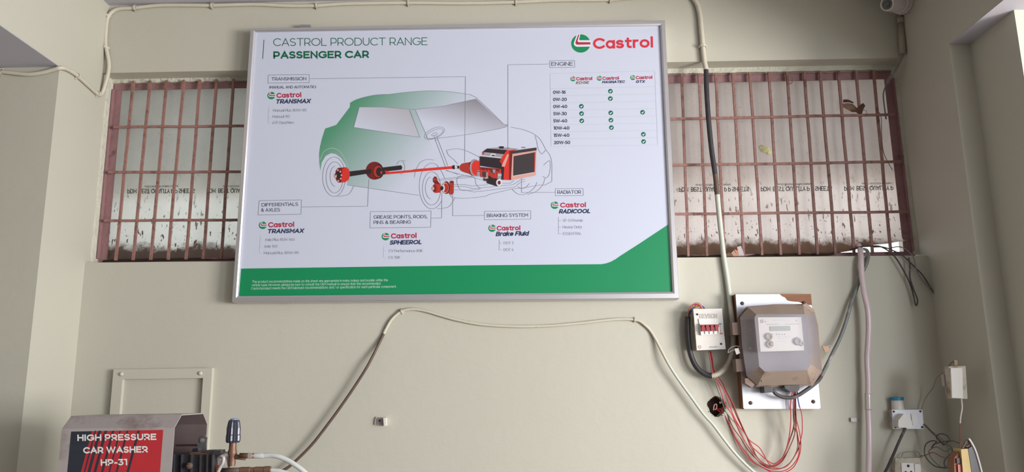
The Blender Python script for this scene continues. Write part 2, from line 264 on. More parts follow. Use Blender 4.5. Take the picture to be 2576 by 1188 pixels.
class Print:
    def __init__(s, Y, layer=.00025): s.Y = Y; s.bm = bmesh.new(); s.mats = []; s.k = 0; s.dl = layer
    def nudge(s): s.k += 1; return (s.k % 9)*.00001
    def mi(s, m_):
        if m_ not in s.mats: s.mats.append(m_)
        return s.mats.index(m_)
    def poly(s, pts, m_, lay=1, smooth=0):
        if smooth:
            q = [Vector((x, y, 0)) for x, y in pts]; q = cr(q+[q[0]], smooth)[:-1]; pts = [(v.x, v.y) for v in q]
        co = [P(x, y, s.Y-lay*s.dl-s.nudge()) for x, y in pts]; vs_ = [s.bm.verts.new(v) for v in co]
        for t in tessellate_polygon([[Vector((v.x, v.z, 0)) for v in co]]):
            try: f = s.bm.faces.new([vs_[i] for i in t]); f.material_index = s.mi(m_)
            except ValueError: pass
    def line(s, pts, w, m_, lay=2, smooth=0, closed=False):
        q = [Vector((x, y, 0)) for x, y in pts]
        if closed: q.append(q[0])
        if smooth: q = cr(q, smooth)
        n = len(q); Lq, Rq = [], []; dy_ = s.Y-lay*s.dl-s.nudge()
        for i in range(n):
            a, b = q[max(i-1, 0)], q[min(i+1, n-1)]
            if closed and i in (0, n-1): a, b = q[-2], q[1]
            t = (b-a).normalized(); nn = Vector((-t.y, t.x, 0)); k = 1
            if 0 < i < n-1:
                t1 = (q[i]-q[i-1]).normalized(); c = max(.4, abs(t1.dot(t))); k = 1/c
            Lq.append(q[i]+nn*w/2*k); Rq.append(q[i]-nn*w/2*k)
        va = [s.bm.verts.new(P(v.x, v.y, dy_)) for v in Lq]; vb = [s.bm.verts.new(P(v.x, v.y, dy_)) for v in Rq]
        for i in range(n-1):
            f = s.bm.faces.new((va[i], vb[i], vb[i+1], va[i+1])); f.material_index = s.mi(m_)
    def ell(s, cx, cy, rx, ry, rot=0, a0=0, a1=360, n=40):
        r = math.radians(rot); out = []
        for i in range(n+1):
            a = math.radians(a0+(a1-a0)*i/n); x, y = rx*math.cos(a), ry*math.sin(a)
            out.append((cx+x*math.cos(r)-y*math.sin(r), cy+x*math.sin(r)+y*math.cos(r)))
        return out
    def disc(s, cx, cy, rx, ry, m_, lay=1, rot=0): s.poly(s.ell(cx, cy, rx, ry, rot, n=32)[:-1], m_, lay)
    def text(s, body, x0, y0, x1, y1, cap, m_, bold=0.0, shear=0.0, lay=3, flip=False, spacing=1.0):
        """baseline from (x0,y0) to (x1,y1), capital height in pixels"""
        w = .10+bold*3.6; k = s.mi(m_); dx, dy = x1-x0, y1-y0; ln = math.hypot(dx, dy); ux, uy = dx/ln, dy/ln; nx, ny = uy, -ux
        if flip: nx, ny = -nx, -ny
        runs, pen = [], 0.0
        for ch in body:
            if ch == ' ': pen += .40; continue
            g = GL[ch]; mn = min(p[0] for st_ in g for p in st_); mx_ = max(p[0] for st_ in g for p in st_)
            for st_ in g: runs.append([(pen+w/2+(p[0]-mn), w/2+p[1]*(1-w)) for p in st_])
            pen += mx_-mn+w+.11*spacing
        pen -= .11*spacing; tot = pen; sc_x = (ln-(shear*cap))/tot if shear else ln/tot; lmax = cap
        for st_ in runs:
            q = [Vector((x*sc_x+shear*y*cap, y*cap, 0)) for x, y in st_]; hx = w/2*cap
            q = [v for i, v in enumerate(q) if i == 0 or (v-q[i-1]).length > 1e-3*cap]
            closed = (q[0]-q[-1]).length < 1e-4 and len(q) > 4
            if not closed:
                d0 = (q[0]-q[1]).normalized(); d1 = (q[-1]-q[-2]).normalized(); q[0] = q[0]+d0*hx; q[-1] = q[-1]+d1*hx
            n = len(q); La, Lb = [], []
            for i in range(n):
                if closed: a, b = (q[i-1] if i else q[-2]), (q[i+1] if i < n-1 else q[1])
                else: a, b = q[max(i-1, 0)], q[min(i+1, n-1)]
                if 0 < i < n-1 or closed:
                    t1 = (q[i]-a).normalized(); t2 = (b-q[i]).normalized(); t = (t1+t2); t = t.normalized() if t.length > 1e-3 else t1; kk = 1/max(.45, t.dot(t1))
                else: t = (b-a).normalized(); kk = 1
                nn = Vector((-t.y, t.x, 0))*hx*kk; La.append(q[i]+nn); Lb.append(q[i]-nn)
            yy = s.Y-lay*s.dl-s.nudge()
            A_ = [s.bm.verts.new(P(x0+ux*v.x+nx*v.y, y0+uy*v.x+ny*v.y, yy)) for v in La]; B_ = [s.bm.verts.new(P(x0+ux*v.x+nx*v.y, y0+uy*v.x+ny*v.y, yy)) for v in Lb]
            for i in range(n-1):
                f = s.bm.faces.new((A_[i], B_[i], B_[i+1], A_[i+1])); f.material_index = k
    def done(s, name, parent):
        for f in s.bm.faces:
            f.normal_update()
            if f.normal.y > 0: f.normal_flip()
        me = bpy.data.meshes.new(name); s.bm.to_mesh(me); s.bm.free(); return link(name, me, s.mats, parent)
# ------------------------------------------------------------------ the room
XB0, XB1 = -2.6, 2.3
SL, SR = P(212, 661).z, P(2338, 643).z
def wz(x): return SL + (SR-SL)*(x-XL)/(XR-XL)
hole_c = P(1803, 1023, D); HR = .036
def curve_slab(name, outer, holes, yf, yb, m_):
    cu = bpy.data.curves.new('c', 'CURVE'); cu.dimensions = '2D'; cu.fill_mode = 'BOTH'; cu.extrude = (yb-yf)/2
    for loop in [outer]+holes:
        sp_ = cu.splines.new('POLY'); sp_.points.add(len(loop)-1); sp_.use_cyclic_u = True
        for i, (x, z) in enumerate(loop): sp_.points[i].co = (x, z, 0, 1)
    o = bpy.data.objects.new('c', cu); C.objects.link(o); bpy.context.view_layer.update()
    me = bpy.data.meshes.new_from_object(o.evaluated_get(bpy.context.evaluated_depsgraph_get()))
    me.transform(Matrix.Translation((0, (yf+yb)/2, 0)) @ Matrix.Rotation(math.pi/2, 4, 'X')); me.name = name
    me.materials.clear(); C.objects.unlink(o); bpy.data.objects.remove(o)
    return link(name, me, m_)
holeloop = [(hole_c.x+HR*(1+.10*math.sin(3.1*a)+.05*math.sin(7*a))*math.cos(a), hole_c.z+HR*1.05*(1+.08*math.cos(4*a))*math.sin(a)) for a in [2*math.pi*i/36 for i in range(36)]]
struct(curve_slab('wall_back', [(XB0, 0), (XB1, 0), (XB1, wz(XB1)), (XB0, wz(XB0))], [holeloop], D, D+.23, 'wall'))
bm = bmesh.new()
abox(bm, XB0, XB1, D, D+.23, ZL, ZC+.15)                                      # lintel beam over the windows
xm0, xm1 = P(700, 400, YW).x, P(1600, 400, YW).x
abox(bm, xm0, xm1, YW-.02, D+.23, ZS-.02, ZL)                                  # pier behind the advertising board
lint = struct(fin(bm, 'trim_1', 'wall'))
# side walls, with the niches and beams beside them
bm = bmesh.new(); abox(bm, XL-.25, XL, YP, D+.23, 0, ZC); abox(bm, XL-.25, XL, -2.6, YP, ZSL, ZC)
abox(bm, XL-.25-1.6, XL-.25, YP, D, 0, ZC+.1); abox(bm, XL-1.95, XL-1.85, -2.75, D, 0, ZC+.1)
struct(fin(bm, 'wall_left', 'wall'))
bm = bmesh.new(); abox(bm, XR, XR+.30, YA, D+.23, 0, ZC); abox(bm, XR, XR+.30, -2.6, YA, ZSR, ZC)
abox(bm, XR+T, XR+.30, YC, YA, 0, ZSR)
struct(fin(bm, 'wall_right', 'wall'))
box('soffit', XL-.249, XL-.001, -2.6, YP-.001, ZSL-.002, ZSL, 'ceil', None); bpy.data.objects['soffit'].name = 'trim_2'
box('soffit', XR+.001, XR+.299, -2.6, YA-.001, ZSR-.002, ZSR, 'ceil', None); bpy.data.objects['soffit'].name = 'trim_3'
for n in ('trim_2', 'trim_3'): struct(bpy.data.objects[n])
struct(box('ceiling', XL-1.95, XR+.30, -2.6, D, ZC, ZC+.15, 'ceil'))
struct(box('floor', XL-1.95, XR+.3, -2.75, D, -.1, 0, 'floor')); struct(box('ground', XR+.3, 12, -8, D, -.1, -.02, 'ground'))
struct(box('wall_front', XL-1.95, XR+.3, -2.75, -2.6, 0, ZC+.15, 'dark_front'))
# face of the building beyond the right opening: a lit wall that looks towards us
struct(box('wall_outside', XR+.30, 4.6, YC-.001, YC+.15, 0, 4.2, 'wall'))
struct(box('ground', XB0-4, XB1+4, D+.23, D+14, -.1, -.02, 'ground'))
# unseen outside sun shade above the two windows, depth set to darken the sheet tops
struct(box('trim_4', XB0, XB1, D+.23, D+1.25, ZL+.02, ZL+.10, 'ceil'))
# rough plaster returns around the window openings
def strip(name, a, b, wdt, Y, horizontal=True):
    bm = bmesh.new(); n = 40; top = []; bot = []
    for i in range(n+1):
        t = i/n; p = Vector(a).lerp(Vector(b), t); j = random.uniform(-.002, .0025)
        if horizontal: q0, q1 = (p.x, p.z), (p.x, p.z-wdt+j)
        else: q0, q1 = (p.x, p.z), (p.x+wdt+j, p.z)
        top.append([bm.verts.new((q0[0], Y, q0[1])), bm.verts.new((q0[0], Y+.03, q0[1]))]); bot.append([bm.verts.new((q1[0], Y+.002+j, q1[1])), bm.verts.new((q1[0], Y+.03, q1[1]))])
    for i in range(n):
        bm.faces.new((top[i][0], top[i+1][0], bot[i+1][0], bot[i][0])); bm.faces.new((bot[i][0], bot[i+1][0], bot[i+1][1], bot[i][1]))
    return struct(fin(bm, name, 'plaster'))
YPL = YW-.014
strip('trim_5', (XL, 0, ZL), (xm0, 0, ZL), .016, YPL); strip('trim_6', (xm1, 0, ZL), (XR, 0, ZL), .022, YPL)
bm = bmesh.new(); rr_ = []
for i in range(31):
    z = ZS+(ZL-ZS)*i/30; j = random.uniform(-.004, .004); rr_.append([bm.verts.new((XL-.001, YW-.045+j, z)), bm.verts.new((XL+.004, YW-.042+j, z)), bm.verts.new((XL+.005, YW-.002, z))])
for i in range(30):
    for k in range(2): bm.faces.new((rr_[i][k], rr_[i][k+1], rr_[i+1][k+1], rr_[i+1][k]))
struct(fin(bm, 'trim_7', 'plaster')); strip('trim_8', (XR+.002, 0, ZS), (XR+.002, 0, ZL), -.022, YPL, False)
# windows: angle-iron frame with welded square bars
def window(name, x0, x1, ztop, zbot, vb, hb, label):
    w = bpy.data.objects.new(name, None); C.objects.link(w); w.location = (x0, YW, zbot); wl[w.name] = Vector(w.location); w['kind'] = 'structure'
    fw = .036
    def ang(nm, a0, a1, b0, b1, side):
        bm = bmesh.new(); abox(bm, a0, a1, YW, YW+.004, b0, b1)
        if side == 'l': abox(bm, a0, a0+.005, YW-.016, YW, b0, b1)
        if side == 'r': abox(bm, a1-.005, a1, YW-.016, YW, b0, b1)
        if side == 't': abox(bm, a0, a1, YW-.004, YW, b1-.005, b1)
        if side == 'b': abox(bm, a0, a1, YW-.02, YW, b0, b0+.005)
        return fin(bm, nm, 'pinkframe', w)
    ang('frame_rail', x0, x1, ztop-fw, ztop, 't'); ang('frame_rail', x0, x1, zbot-.01, zbot+.012, 'b')
    ang('frame_rail', x0, x0+fw, zbot+.0125, ztop-fw-.0005, 'l'); ang('frame_rail', x1-fw, x1, zbot+.0125, ztop-fw-.0005, 'r')
    YB = YW-.022
    for (xt, yt, xb, yb) in vb:
        a = P(xt, yt, YB); b = P(xb, yb, YB); a.z = ztop-.004; a.x = P(xt, yt, YB).x; b.z = zbot+.002
        pts = []
        for i in range(9):
            t = i/8; q = a.lerp(b, t); q.x += random.uniform(-.0012, .0012) if 0 < i < 8 else 0; pts.append(q)
        bm = bmesh.new(); s = .0050; R_ = []
        for q in pts: R_.append([bm.verts.new((q.x+dx*s, q.y+dy*s, q.z)) for dx, dy in ((-1,-1), (1,-1), (1,1), (-1,1))])
        for i in range(8):
            for k in range(4): bm.faces.new((R_[i][k], R_[i][(k+1) % 4], R_[i+1][(k+1) % 4], R_[i+1][k]))
        bm.faces.new(R_[0]); bm.faces.new(R_[-1][::-1]); fin(bm, 'vertical_bar', 'bar', w)
    for (xa, ya, xc, yc) in hb:
        a = P(xa, ya, YB-.008); b = P(xc, yc, YB-.008); bm = bmesh.new(); R_ = []
        for i in range(7):
            q = a.lerp(b, i/6); q.z += random.uniform(-.001, .001)
            R_.append([bm.verts.new((q.x, q.y+dy*.003, q.z+dz*.0055)) for dy, dz in ((-1,-1), (1,-1), (1,1), (-1,1))])
        for i in range(6):
            for k in range(4): bm.faces.new((R_[i][k], R_[i][(k+1) % 4], R_[i+1][(k+1) % 4], R_[i+1][k]))
        bm.faces.new(R_[0]); bm.faces.new(R_[-1][::-1]); fin(bm, 'horizontal_bar', 'bar', w)
    return w
z1t, z1b = P(293, 208, YW).z, P(245, 660, YW).z
vb1 = list(zip([335,377,419,461.5,502.4,544.4,586.7], [214]*7, [290.8,334.6,378.8,422.6,467.4,511.2,556], [657]*7))
vb1 += [(629, 212, 601, 656), (671, 211, 645, 655)]
win1 = window('window_1', XWL, P(700, 400, YW).x-.002, z1t, z1b, vb1, [(286,320,668,317), (272,433.5,668,432.5), (262,556,668,553)], '')
t2 = [1715.4,1758.8,1801,1843.7,1886.8,1934.5,1980.6,2023.8,2063.8,2109,2154,2198]
b2 = [1731.4,1778,1823,1870.8,1916.8,1963.8,2010.6,2056.6,2101.4,2148.6,2195,2241]
z2t, z2b = P(1980, 184, YW).z, P(1980, 645, YW).z
vb2 = [(a, 194-10*(a-1715)/483, b, 643-5*(b-1731)/510) for a, b in zip(t2, b2)] + [(1673, 195, 1686, 644)]
win2 = window('window_2', P(1600, 400, YW).x+.002, XWR, z2t, z2b, vb2, [(1640,300.5,2252,288), (1640,417,2268,407), (1640,539,2283,533)], '')
# ---- translucent polypropylene sheets behind the bars
def sheetmat(name, zbot, tint, dirtc, stain, thick):
    mt = bpy.data.materials.new(name); mt.use_nodes = True; nt = mt.node_tree; N = nt.nodes; L = nt.links
    for n in list(N): N.remove(n)
    out = N.new('ShaderNodeOutputMaterial'); g = N.new('ShaderNodeNewGeometry'); sep = N.new('ShaderNodeSeparateXYZ'); L.new(g.outputs['Position'], sep.inputs[0])
    def noise(sc, det, rgh=.6, st=(1,1,1)):
        mp = N.new('ShaderNodeMapping'); mp.inputs['Scale'].default_value = st; L.new(g.outputs['Position'], mp.inputs['Vector'])
        n = N.new('ShaderNodeTexNoise'); n.inputs['Scale'].default_value = sc; n.inputs['Detail'].default_value = det; n.inputs['Roughness'].default_value = rgh
        L.new(mp.outputs[0], n.inputs['Vector']); return n.outputs[0]
    def rng(v, a, b, c=0, d=1):
        r = N.new('ShaderNodeMapRange'); r.inputs[1].default_value = a; r.inputs[2].default_value = b; r.inputs[3].default_value = c; r.inputs[4].default_value = d
        L.new(v, r.inputs[0]); return r.outputs[0]
    def mth(op, a, b):
        m_ = N.new('ShaderNodeMath'); m_.operation = op
        for i, v in enumerate((a, b)):
            if isinstance(v, (int, float)): m_.inputs[i].default_value = v
            else: L.new(v, m_.inputs[i])
        return m_.outputs[0]
    h = mth('SUBTRACT', sep.outputs['Z'], zbot)                      # height above the sill
    edge = mth('ADD', h, mth('MULTIPLY', mth('SUBTRACT', noise(9, 8, .75), .5), -.16))
    mud = rng(edge, stain, stain+.035, 1, 0)                         # mud band splashed along the sill
    sp1 = rng(noise(55, 3, .5, (1.6, 1, .55)), .63, .66)             # streaky specks
    spmask = rng(h, .42, .10, .0, 1.0)
    specks = mth('MULTIPLY', sp1, spmask)
    sp2 = mth('MULTIPLY', rng(noise(110, 2, .5), .67, .70), rng(h, .25, .05, .2, 1.0))
    film = mth('MULTIPLY', rng(noise(3.5, 6), .35, .75), .25)
    tot = mth('MINIMUM', mth('ADD', mth('ADD', mud, specks), mth('ADD', sp2, film)), 1.0)
    mx = N.new('ShaderNodeMix'); mx.data_type = 'RGBA'; mx.inputs[6].default_value = (*tint, 1); mx.inputs[7].default_value = (*dirtc, 1); L.new(tot, mx.inputs[0])
    df = N.new('ShaderNodeBsdfDiffuse'); tr = N.new('ShaderNodeBsdfTranslucent'); gl = N.new('ShaderNodeBsdfGlossy'); gl.inputs['Roughness'].default_value = .45
    L.new(mx.outputs[2], df.inputs[0]); L.new(mx.outputs[2], tr.inputs[0])
    m1 = N.new('ShaderNodeMixShader'); m1.inputs[0].default_value = thick; L.new(df.outputs[0], m1.inputs[1]); L.new(tr.outputs[0], m1.inputs[2])
    m2 = N.new('ShaderNodeMixShader'); m2.inputs[0].default_value = .04; L.new(m1.outputs[0], m2.inputs[1]); L.new(gl.outputs[0], m2.inputs[2])
    L.new(m2.outputs[0], out.inputs[0]); return mt
YSH = YW+.030
def sheet(name, x0, x1, zt, zb, lift, label, m_):
    bm = bmesh.new(); nx, nz = 60, 34; G = []
    for i in range(nx+1):
        x = x0+(x1-x0)*i/nx; col = []; b = zb+lift(x)
        for j in range(nz+1):
            z = b+(zt-b)*(j/nz)**1.5; h = z-b
            curl = .040*max(0, 1-h/.11)**2
            y = YSH - curl + .003*math.sin(x*9)+.002*math.sin(x*23+z*6)
            col.append(bm.verts.new((x, min(y, YSH+.006), z)))
        G.append(col)
    for i in range(nx):
        for j in range(nz): bm.faces.new((G[i][j], G[i+1][j], G[i+1][j+1], G[i][j+1])).smooth = True
    return fin(bm, name, m_, None, smooth=True)
th = thing('plastic_sheet', 'greenish white plastic sheet with upside-down lettering behind the bars left of the sign', 'plastic sheet', (XWL, YSH, z1b))
sm1 = sheetmat('sheet_left', z1b, (.58, .605, .575), (.075, .05, .04), .050, .72)
sm2 = sheetmat('sheet_right', z2b, (.66, .60, .575), (.12, .07, .045), .045, .72)
o = sheet('sheet', XWL+.02, xm0-.004, z1t-.004, z1b-.004, lambda x: 0, '', sm1)
def reparent(o, p): o.data.transform(Matrix.Translation(-wl[p.name])); o.parent = p; wl[o.name] = wl[p.name]
reparent(o, th)
M['printblack'] = mat('print_black', (.02, .018, .02), .6)
def pdm(par, x0, x1, y0, y1, txt='PDM  BEST QUALITY P P SHEETS', small=None):
    pr = Print(YSH-.012); pr.text(txt, x0, y0, x1, y1, 11.5, 'printblack', bold=.0122, flip=True)
    if small: pr.text(small[4], small[0], small[1], small[2], small[3], 5, 'printblack', bold=.01, flip=True)
    pr.done('sheet_lettering', par)
S_ = '(An ISO 9001:2008 Certified Company)'
pdm(th, 321, 490, 475.5, 474.5, small=(364, 467, 448, 466.5, S_)); pdm(th, 520, 690, 474.5, 473.5, small=(561, 466.5, 646, 466, S_))
def lift2(x):
    a, b = P(2085, 640, YSH).x, P(2240, 640, YSH).x
    t = max(0, min(1, (x-a)/(b-a))); return .056*t**.7 + .003*math.sin(x*40)
th2 = thing('plastic_sheet', 'pinkish white plastic sheet with upside-down lettering behind the bars right of the sign', 'plastic sheet', (XWR, YSH, z2b))
o = sheet('sheet', xm1+.004, XWR-.02, z2t-.004, z2b-.004, lift2, '', sm2); reparent(o, th2)
pdm(th2, 1708, 1884, 471.5, 470, small=(1750, 463, 1838, 462.5, S_)); pdm(th2, 1914, 2093, 470, 468.5, small=(1957, 461.5, 2041, 461, S_))
pdm(th2, 2124, 2247, 468.5, 467, txt='PDM  BEST QUALITY P', small=(2168, 459.5, 2247, 459, '(An ISO 9001:2008 Certified C'))

M['shade_backing'] = mat('shade_panel_sheet', (.8, .8, .8), .8)  # translucent stuff of the added panels that dim the backlight
nt = M['shade_backing'].node_tree; tr_ = nt.nodes.new('ShaderNodeBsdfTranslucent'); tr_.inputs[0].default_value = (.88, .88, .88, 1); df_ = nt.nodes['Principled BSDF']; mx_ = nt.nodes.new('ShaderNodeMixShader'); mx_.inputs[0].default_value = .74
nt.links.new(df_.outputs[0], mx_.inputs[1]); nt.links.new(tr_.outputs[0], mx_.inputs[2]); nt.links.new(mx_.outputs[0], nt.nodes['Material Output'].inputs[0])
zk = P(500, 500, YSH+.08).z
box('shade_panel', XWL+.02, xm0-.004, YSH+.078, YSH+.082, zk, ZL-.01, 'shade_backing', th)  # added unseen panel, darkens the upper part of the sheet from behind
box('shade_panel', xm1+.004, XWR-.02, YSH+.078, YSH+.082, zk, ZL-.01, 'shade_backing', th2)
# ------------------------------------------------------------------ the big product board
YF = D-.062; YPN = D-.050
oc = [(630,71.5), (1673,50.5), (1709,751.5), (583,760.5)]; ic = [(644,82), (1660,66), (1691,735), (600,746)]
O = [P(*q, YF) for q in oc]; xa = (O[0].x+O[3].x)/2; xb = (O[1].x+O[2].x)/2; ztp = (O[0].z+O[1].z)/2; zbt = (O[2].z+O[3].z)/2
I = [P(*q, YPN) for q in ic]
sign = thing('product_sign', 'large framed white and green chart with a cutaway car drawing between the barred windows', 'sign', ((xa+xb)/2, D, zbt))
def rail(k, m_='alu'):
    a, b = O[k], O[(k+1) % 4]; c, d = I[(k+1) % 4], I[k]; bm = bmesh.new()
    def ring(o_, i_):
        mid = o_.lerp(i_, .72); dirn = (i_-o_)
        return [bm.verts.new((o_.x, D-.004, o_.z)), bm.verts.new((o_.x, YF+.002, o_.z)), bm.verts.new((o_.x+dirn.x*.08, YF, o_.z+dirn.z*.08)), bm.verts.new((mid.x, YF, mid.z)), bm.verts.new((i_.x, YF+.004, i_.z)), bm.verts.new((i_.x, YPN+.004, i_.z)), bm.verts.new((i_.x, D-.004, i_.z))]
    r0, r1 = ring(a, d), ring(b, c); n = len(r0)
    for i in range(n): bm.faces.new((r0[i], r0[(i+1) % n], r1[(i+1) % n], r1[i]))
    bm.faces.new(r0[::-1]); bm.faces.new(r1); fin(bm, 'frame_rail', m_, sign)
for k in range(4): rail(k)
bm = bmesh.new(); vv = [bm.verts.new((p.x, YPN, p.z)) for p in I]; v2 = [bm.verts.new((p.x, YPN+.003, p.z)) for p in I]
bm.faces.new(vv); bm.faces.new(v2[::-1])
for i in range(4): bm.faces.new((vv[i], v2[i], v2[(i+1) % 4], vv[(i+1) % 4]))
panel = fin(bm, 'printed_panel', 'board', sign)
for x in (768, 1513):
    bm = bmesh.new(); aprism(bm, [(x-13, 62), (x+13, 62), (x+13, 72), (x-13, 72)], D-.030, D-.001); o = fin(bm, 'hanging_bracket', 'steel', sign, bevel=.001)
    if x == 1513: o.data.transform(Matrix.Translation((0, 0, .014)))
for x, y in ((735, 763), (868, 760), (1107, 757), (1322, 754), (1640, 753)):
    p = P(x, y, D-.03); lathe('screw', p, (0, 0, -1), [(0, .003), (.003, .003), (.005, .001)], 'steel', sign, sides=8)
# green field along the foot of the panel
Z2 = lambda pts: zz(pts, 1180, 440, 3.4944)
pr = Print(YPN)
curve = [(a, b) for a, b in Z2([(0, 797), (400, 793), (900, 788), (1160, 786), (1200, 780), (1245, 765), (1290, 740), (1330, 712), (1500, 603), (1750, 437)])]
g = [(600.5, 745.5), (606.5, 676)] + [(900, 671.8)] + curve + [(1690.5, 734.8)]
pr.poly(g, 'p_green', 1)
pr.text('The product recommendations made on this sheet are appropriate in many makes and models within this', 634, 712, 976, 708, 6.2, 'p_mint', lay=2)
pr.text('vehicle type. However, please be sure to consult the OEM manual to ensure that the recommended', 633, 720.5, 957, 716.5, 6.2, 'p_mint', lay=2)
pr.text('Castrol product meets the OEM lubricant recommendations and / or specification for each particular component.', 632, 729, 997, 724, 6.2, 'p_mint', lay=2)
pr.done('green_field', panel)
pr = Print(YPN)
pr.line([(664, 100), (661, 148)], 1.6, 'p_dkgreen'); pr.done('heading_rule', panel); pr = Print(YPN)
pr.text('CASTROL PRODUCT RANGE', 687.5, 116, 1075.5, 113.5, 19.5, 'p_dkgreen', bold=-.004)
pr.done('heading_lettering', panel); pr = Print(YPN)
pr.text('PASSENGER CAR', 688, 147.8, 928, 145.8, 18.5, 'p_dkgreen', bold=.032)
pr.done('heading_lettering', panel)
def emblem(cx, cy, r):
    pr = Print(YPN); f = lambda pts: [(cx+(a-315)/116*r, cy+(b-564)/116*r) for a, b in pts]
    pr.disc(cx, cy, r*1.05, r, 'p_green', 1)
    pr.poly(f([(268,442), (240,520), (226,560), (229,580), (245,598), (272,606), (450,603), (450,522), (297,522), (295,515), (310,442)]), 'p_white', 2)
    pr.poly(f([(283,450), (254,530), (247,556), (254,572), (272,579), (438,576), (438,547), (292,547), (277,541), (274,530), (297,450)]), 'p_crimson', 3)
    pr.done('logo_emblem', panel)
emblem(1461, 109.5, 23)
pr = Print(YPN); pr.text('Castrol', 1492.5, 123.5, 1643, 119.5, 27.5, 'p_red', bold=.028); pr.done('brand_lettering', panel)
def logo(ex, ey, r, c, p=None):
    emblem(ex, ey, r); pr = Print(YPN)
    pr.text('Castrol', c[0], c[1], c[2], c[3], c[4], 'p_crimson', bold=.03)
    if p: pr.text(p[0], p[1], p[2], p[3], p[4], p[5], p[6] if len(p) > 6 else 'p_navy', bold=.035, shear=.28)
    pr.done('product_logo_lettering', panel)
logo(682.5, 240.5, 9.5, (696, 246.5, 758, 244.5, 12.5), ('TRANSMAX', 693, 261, 783, 259.5, 11))
logo(661, 567, 9.5, (675, 572.5, 740, 571, 13), ('TRANSMAX', 672, 587.5, 766, 586, 11))
logo(970, 595.5, 9.5, (984, 600.5, 1048, 599, 13), ('SPHEEROL', 980, 616, 1063, 614.5, 11))
logo(1238, 574.5, 9.2, (1250, 580.5, 1309, 579.5, 12), ('Brake Fluid', 1247, 594.5, 1332, 593, 11.5))
logo(1395.5, 516.5, 9.5, (1409.5, 522.5, 1474, 521.5, 12.5), ('RADICOOL', 1406, 537.5, 1487, 536.5, 11))
logo(1441.5, 198.5, 6.3, (1450, 202.5, 1490, 201.5, 8.5), ('EDGE', 1448.5, 211.5, 1483, 210.5, 6.5, 'p_gold'))
logo(1508, 197, 6.3, (1516, 201.5, 1557, 200.3, 8.5), ('MAGNATEC', 1514.5, 209.8, 1573, 208.8, 6.5))
logo(1592, 195.3, 6.3, (1600, 199.7, 1641, 198.5, 8.5), ('GTX', 1599, 208.8, 1623.5, 208.3, 6.8))
# captions, lists and the engine-oil table
def items(L_, m_='p_grey', b=.002):
    for t, x0, y0, x1, y1, c in L_: pr.text(t, x0, y0, x1, y1, c, m_, bold=b)
def caption(q, L_, cap_b=.006):
    global pr
    pr = Print(YPN); q = q+[q[0]]
    for a, b in zip(q[:-1], q[1:]): pr.line([a, b], 1.1, 'p_line')
    items(L_, 'p_ink', cap_b); pr.done('caption', panel)
def bullets(L_, xs, ys):
    global pr
    pr = Print(YPN); items(L_)
    m_ = 'p_pale' if xs[0] < 1200 else 'p_line'
    if ys: pr.line([(xs[0], ys[0]), (xs[1], ys[1])], .8, m_)
    for y in ys[2:]: pr.line([(xs[1], y), (xs[1]+7, y-.1)], .8, m_)
    pr.done('product_list', panel)
caption([(675,189), (778,187.5), (777.5,208), (674,209)], [('TRANSMISSION', 683, 202.8, 770.5, 202, 8.2), ('(MANUAL AND AUTOMATIC)', 678, 223, 795, 222, 7.0)])
caption([(652,505), (758.5,503), (757,539), (649,541)], [('DIFFERENTIALS', 658.5, 519.8, 750, 517.8, 8.5), ('& AXLES', 657, 532.8, 704.5, 532, 8.5)])
caption([(932,532.5), (1084.5,531), (1083.5,572), (930.5,573.5)], [('GREASE POINTS, RODS,', 940, 550.5, 1075.5, 549.3, 8.5), ('PINS & BEARING', 940, 564, 1034, 562.8, 8.5)])
caption([(1219,532), (1335,530.5), (1335,551.5), (1219,553)], [('BRAKING SYSTEM', 1225, 546.8, 1328.5, 545.5, 8.8)])
caption([(1397.5,475), (1467,474.5), (1467.5,492), (1397.5,492.8)], [('RADIATOR', 1402.5, 488, 1461.5, 487.5, 8.8)])
caption([(1383,153), (1445.5,152), (1446,169), (1383.5,170.2)], [('ENGINE', 1387, 165.8, 1441.5, 165, 9.5)])
bullets([('Manual Plus 80W-90', 687, 281.5, 771, 280.5, 7), ('Manual 90', 686, 297, 729, 296.3, 7), ('ATF Dex/Merc', 685, 312.5, 740, 311.5, 7)], (676.5, 674), (269, 309, 278, 294, 309))
bullets([('Axle Plus 85W-140', 666.5, 606.8, 741, 606, 7), ('Axle 140', 665, 623.5, 698, 623, 7), ('Manual Plus 80W-90', 664, 640.2, 752, 639.3, 7)], (655, 652.5), (594, 637, 603.5, 620.5, 637))
bullets([('CV Performance 80K', 978, 635, 1063.5, 634.5, 7), ('CV 30K', 977.5, 651.5, 1007, 651.3, 7)], (965.5, 964.5), (621, 647.5, 631.5, 647.5))
bullets([('DOT 3', 1267.5, 615, 1292, 614.8, 7), ('DOT 4', 1267.5, 632, 1292, 631.8, 7)], (1256, 1255.5), (603, 629, 612, 629))
bullets([('SF-0 Premix', 1416, 558.3, 1466.5, 558, 7), ('Heavy Duty', 1416, 575, 1464, 574.5, 7), ('ESSENTIAL', 1416.5, 591.5, 1463.5, 591.2, 7)], (1405, 1405), (546, 588.5, 555.5, 572, 588.5))
pr = Print(YPN)
rows = [('0W-16', 1391.5, 236.5, 1423), ('0W-20', 1391.5, 254.5, 1426), ('0W-40', 1392, 272.3, 1427), ('5W-30', 1392.5, 290.5, 1426), ('5W-40', 1392.5, 308.5, 1427), ('10W-40', 1393, 326.5, 1432.5), ('15W-40', 1393, 344.8, 1432.5), ('20W-50', 1394, 363, 1434.5)]
for t, x0, y0, x1 in rows: pr.text(t, x0, y0, x1, y0-.4, 8.4, 'p_ink', bold=.022)
D4 = lambda pts: zz(pts, 1180, 60, 3.494)
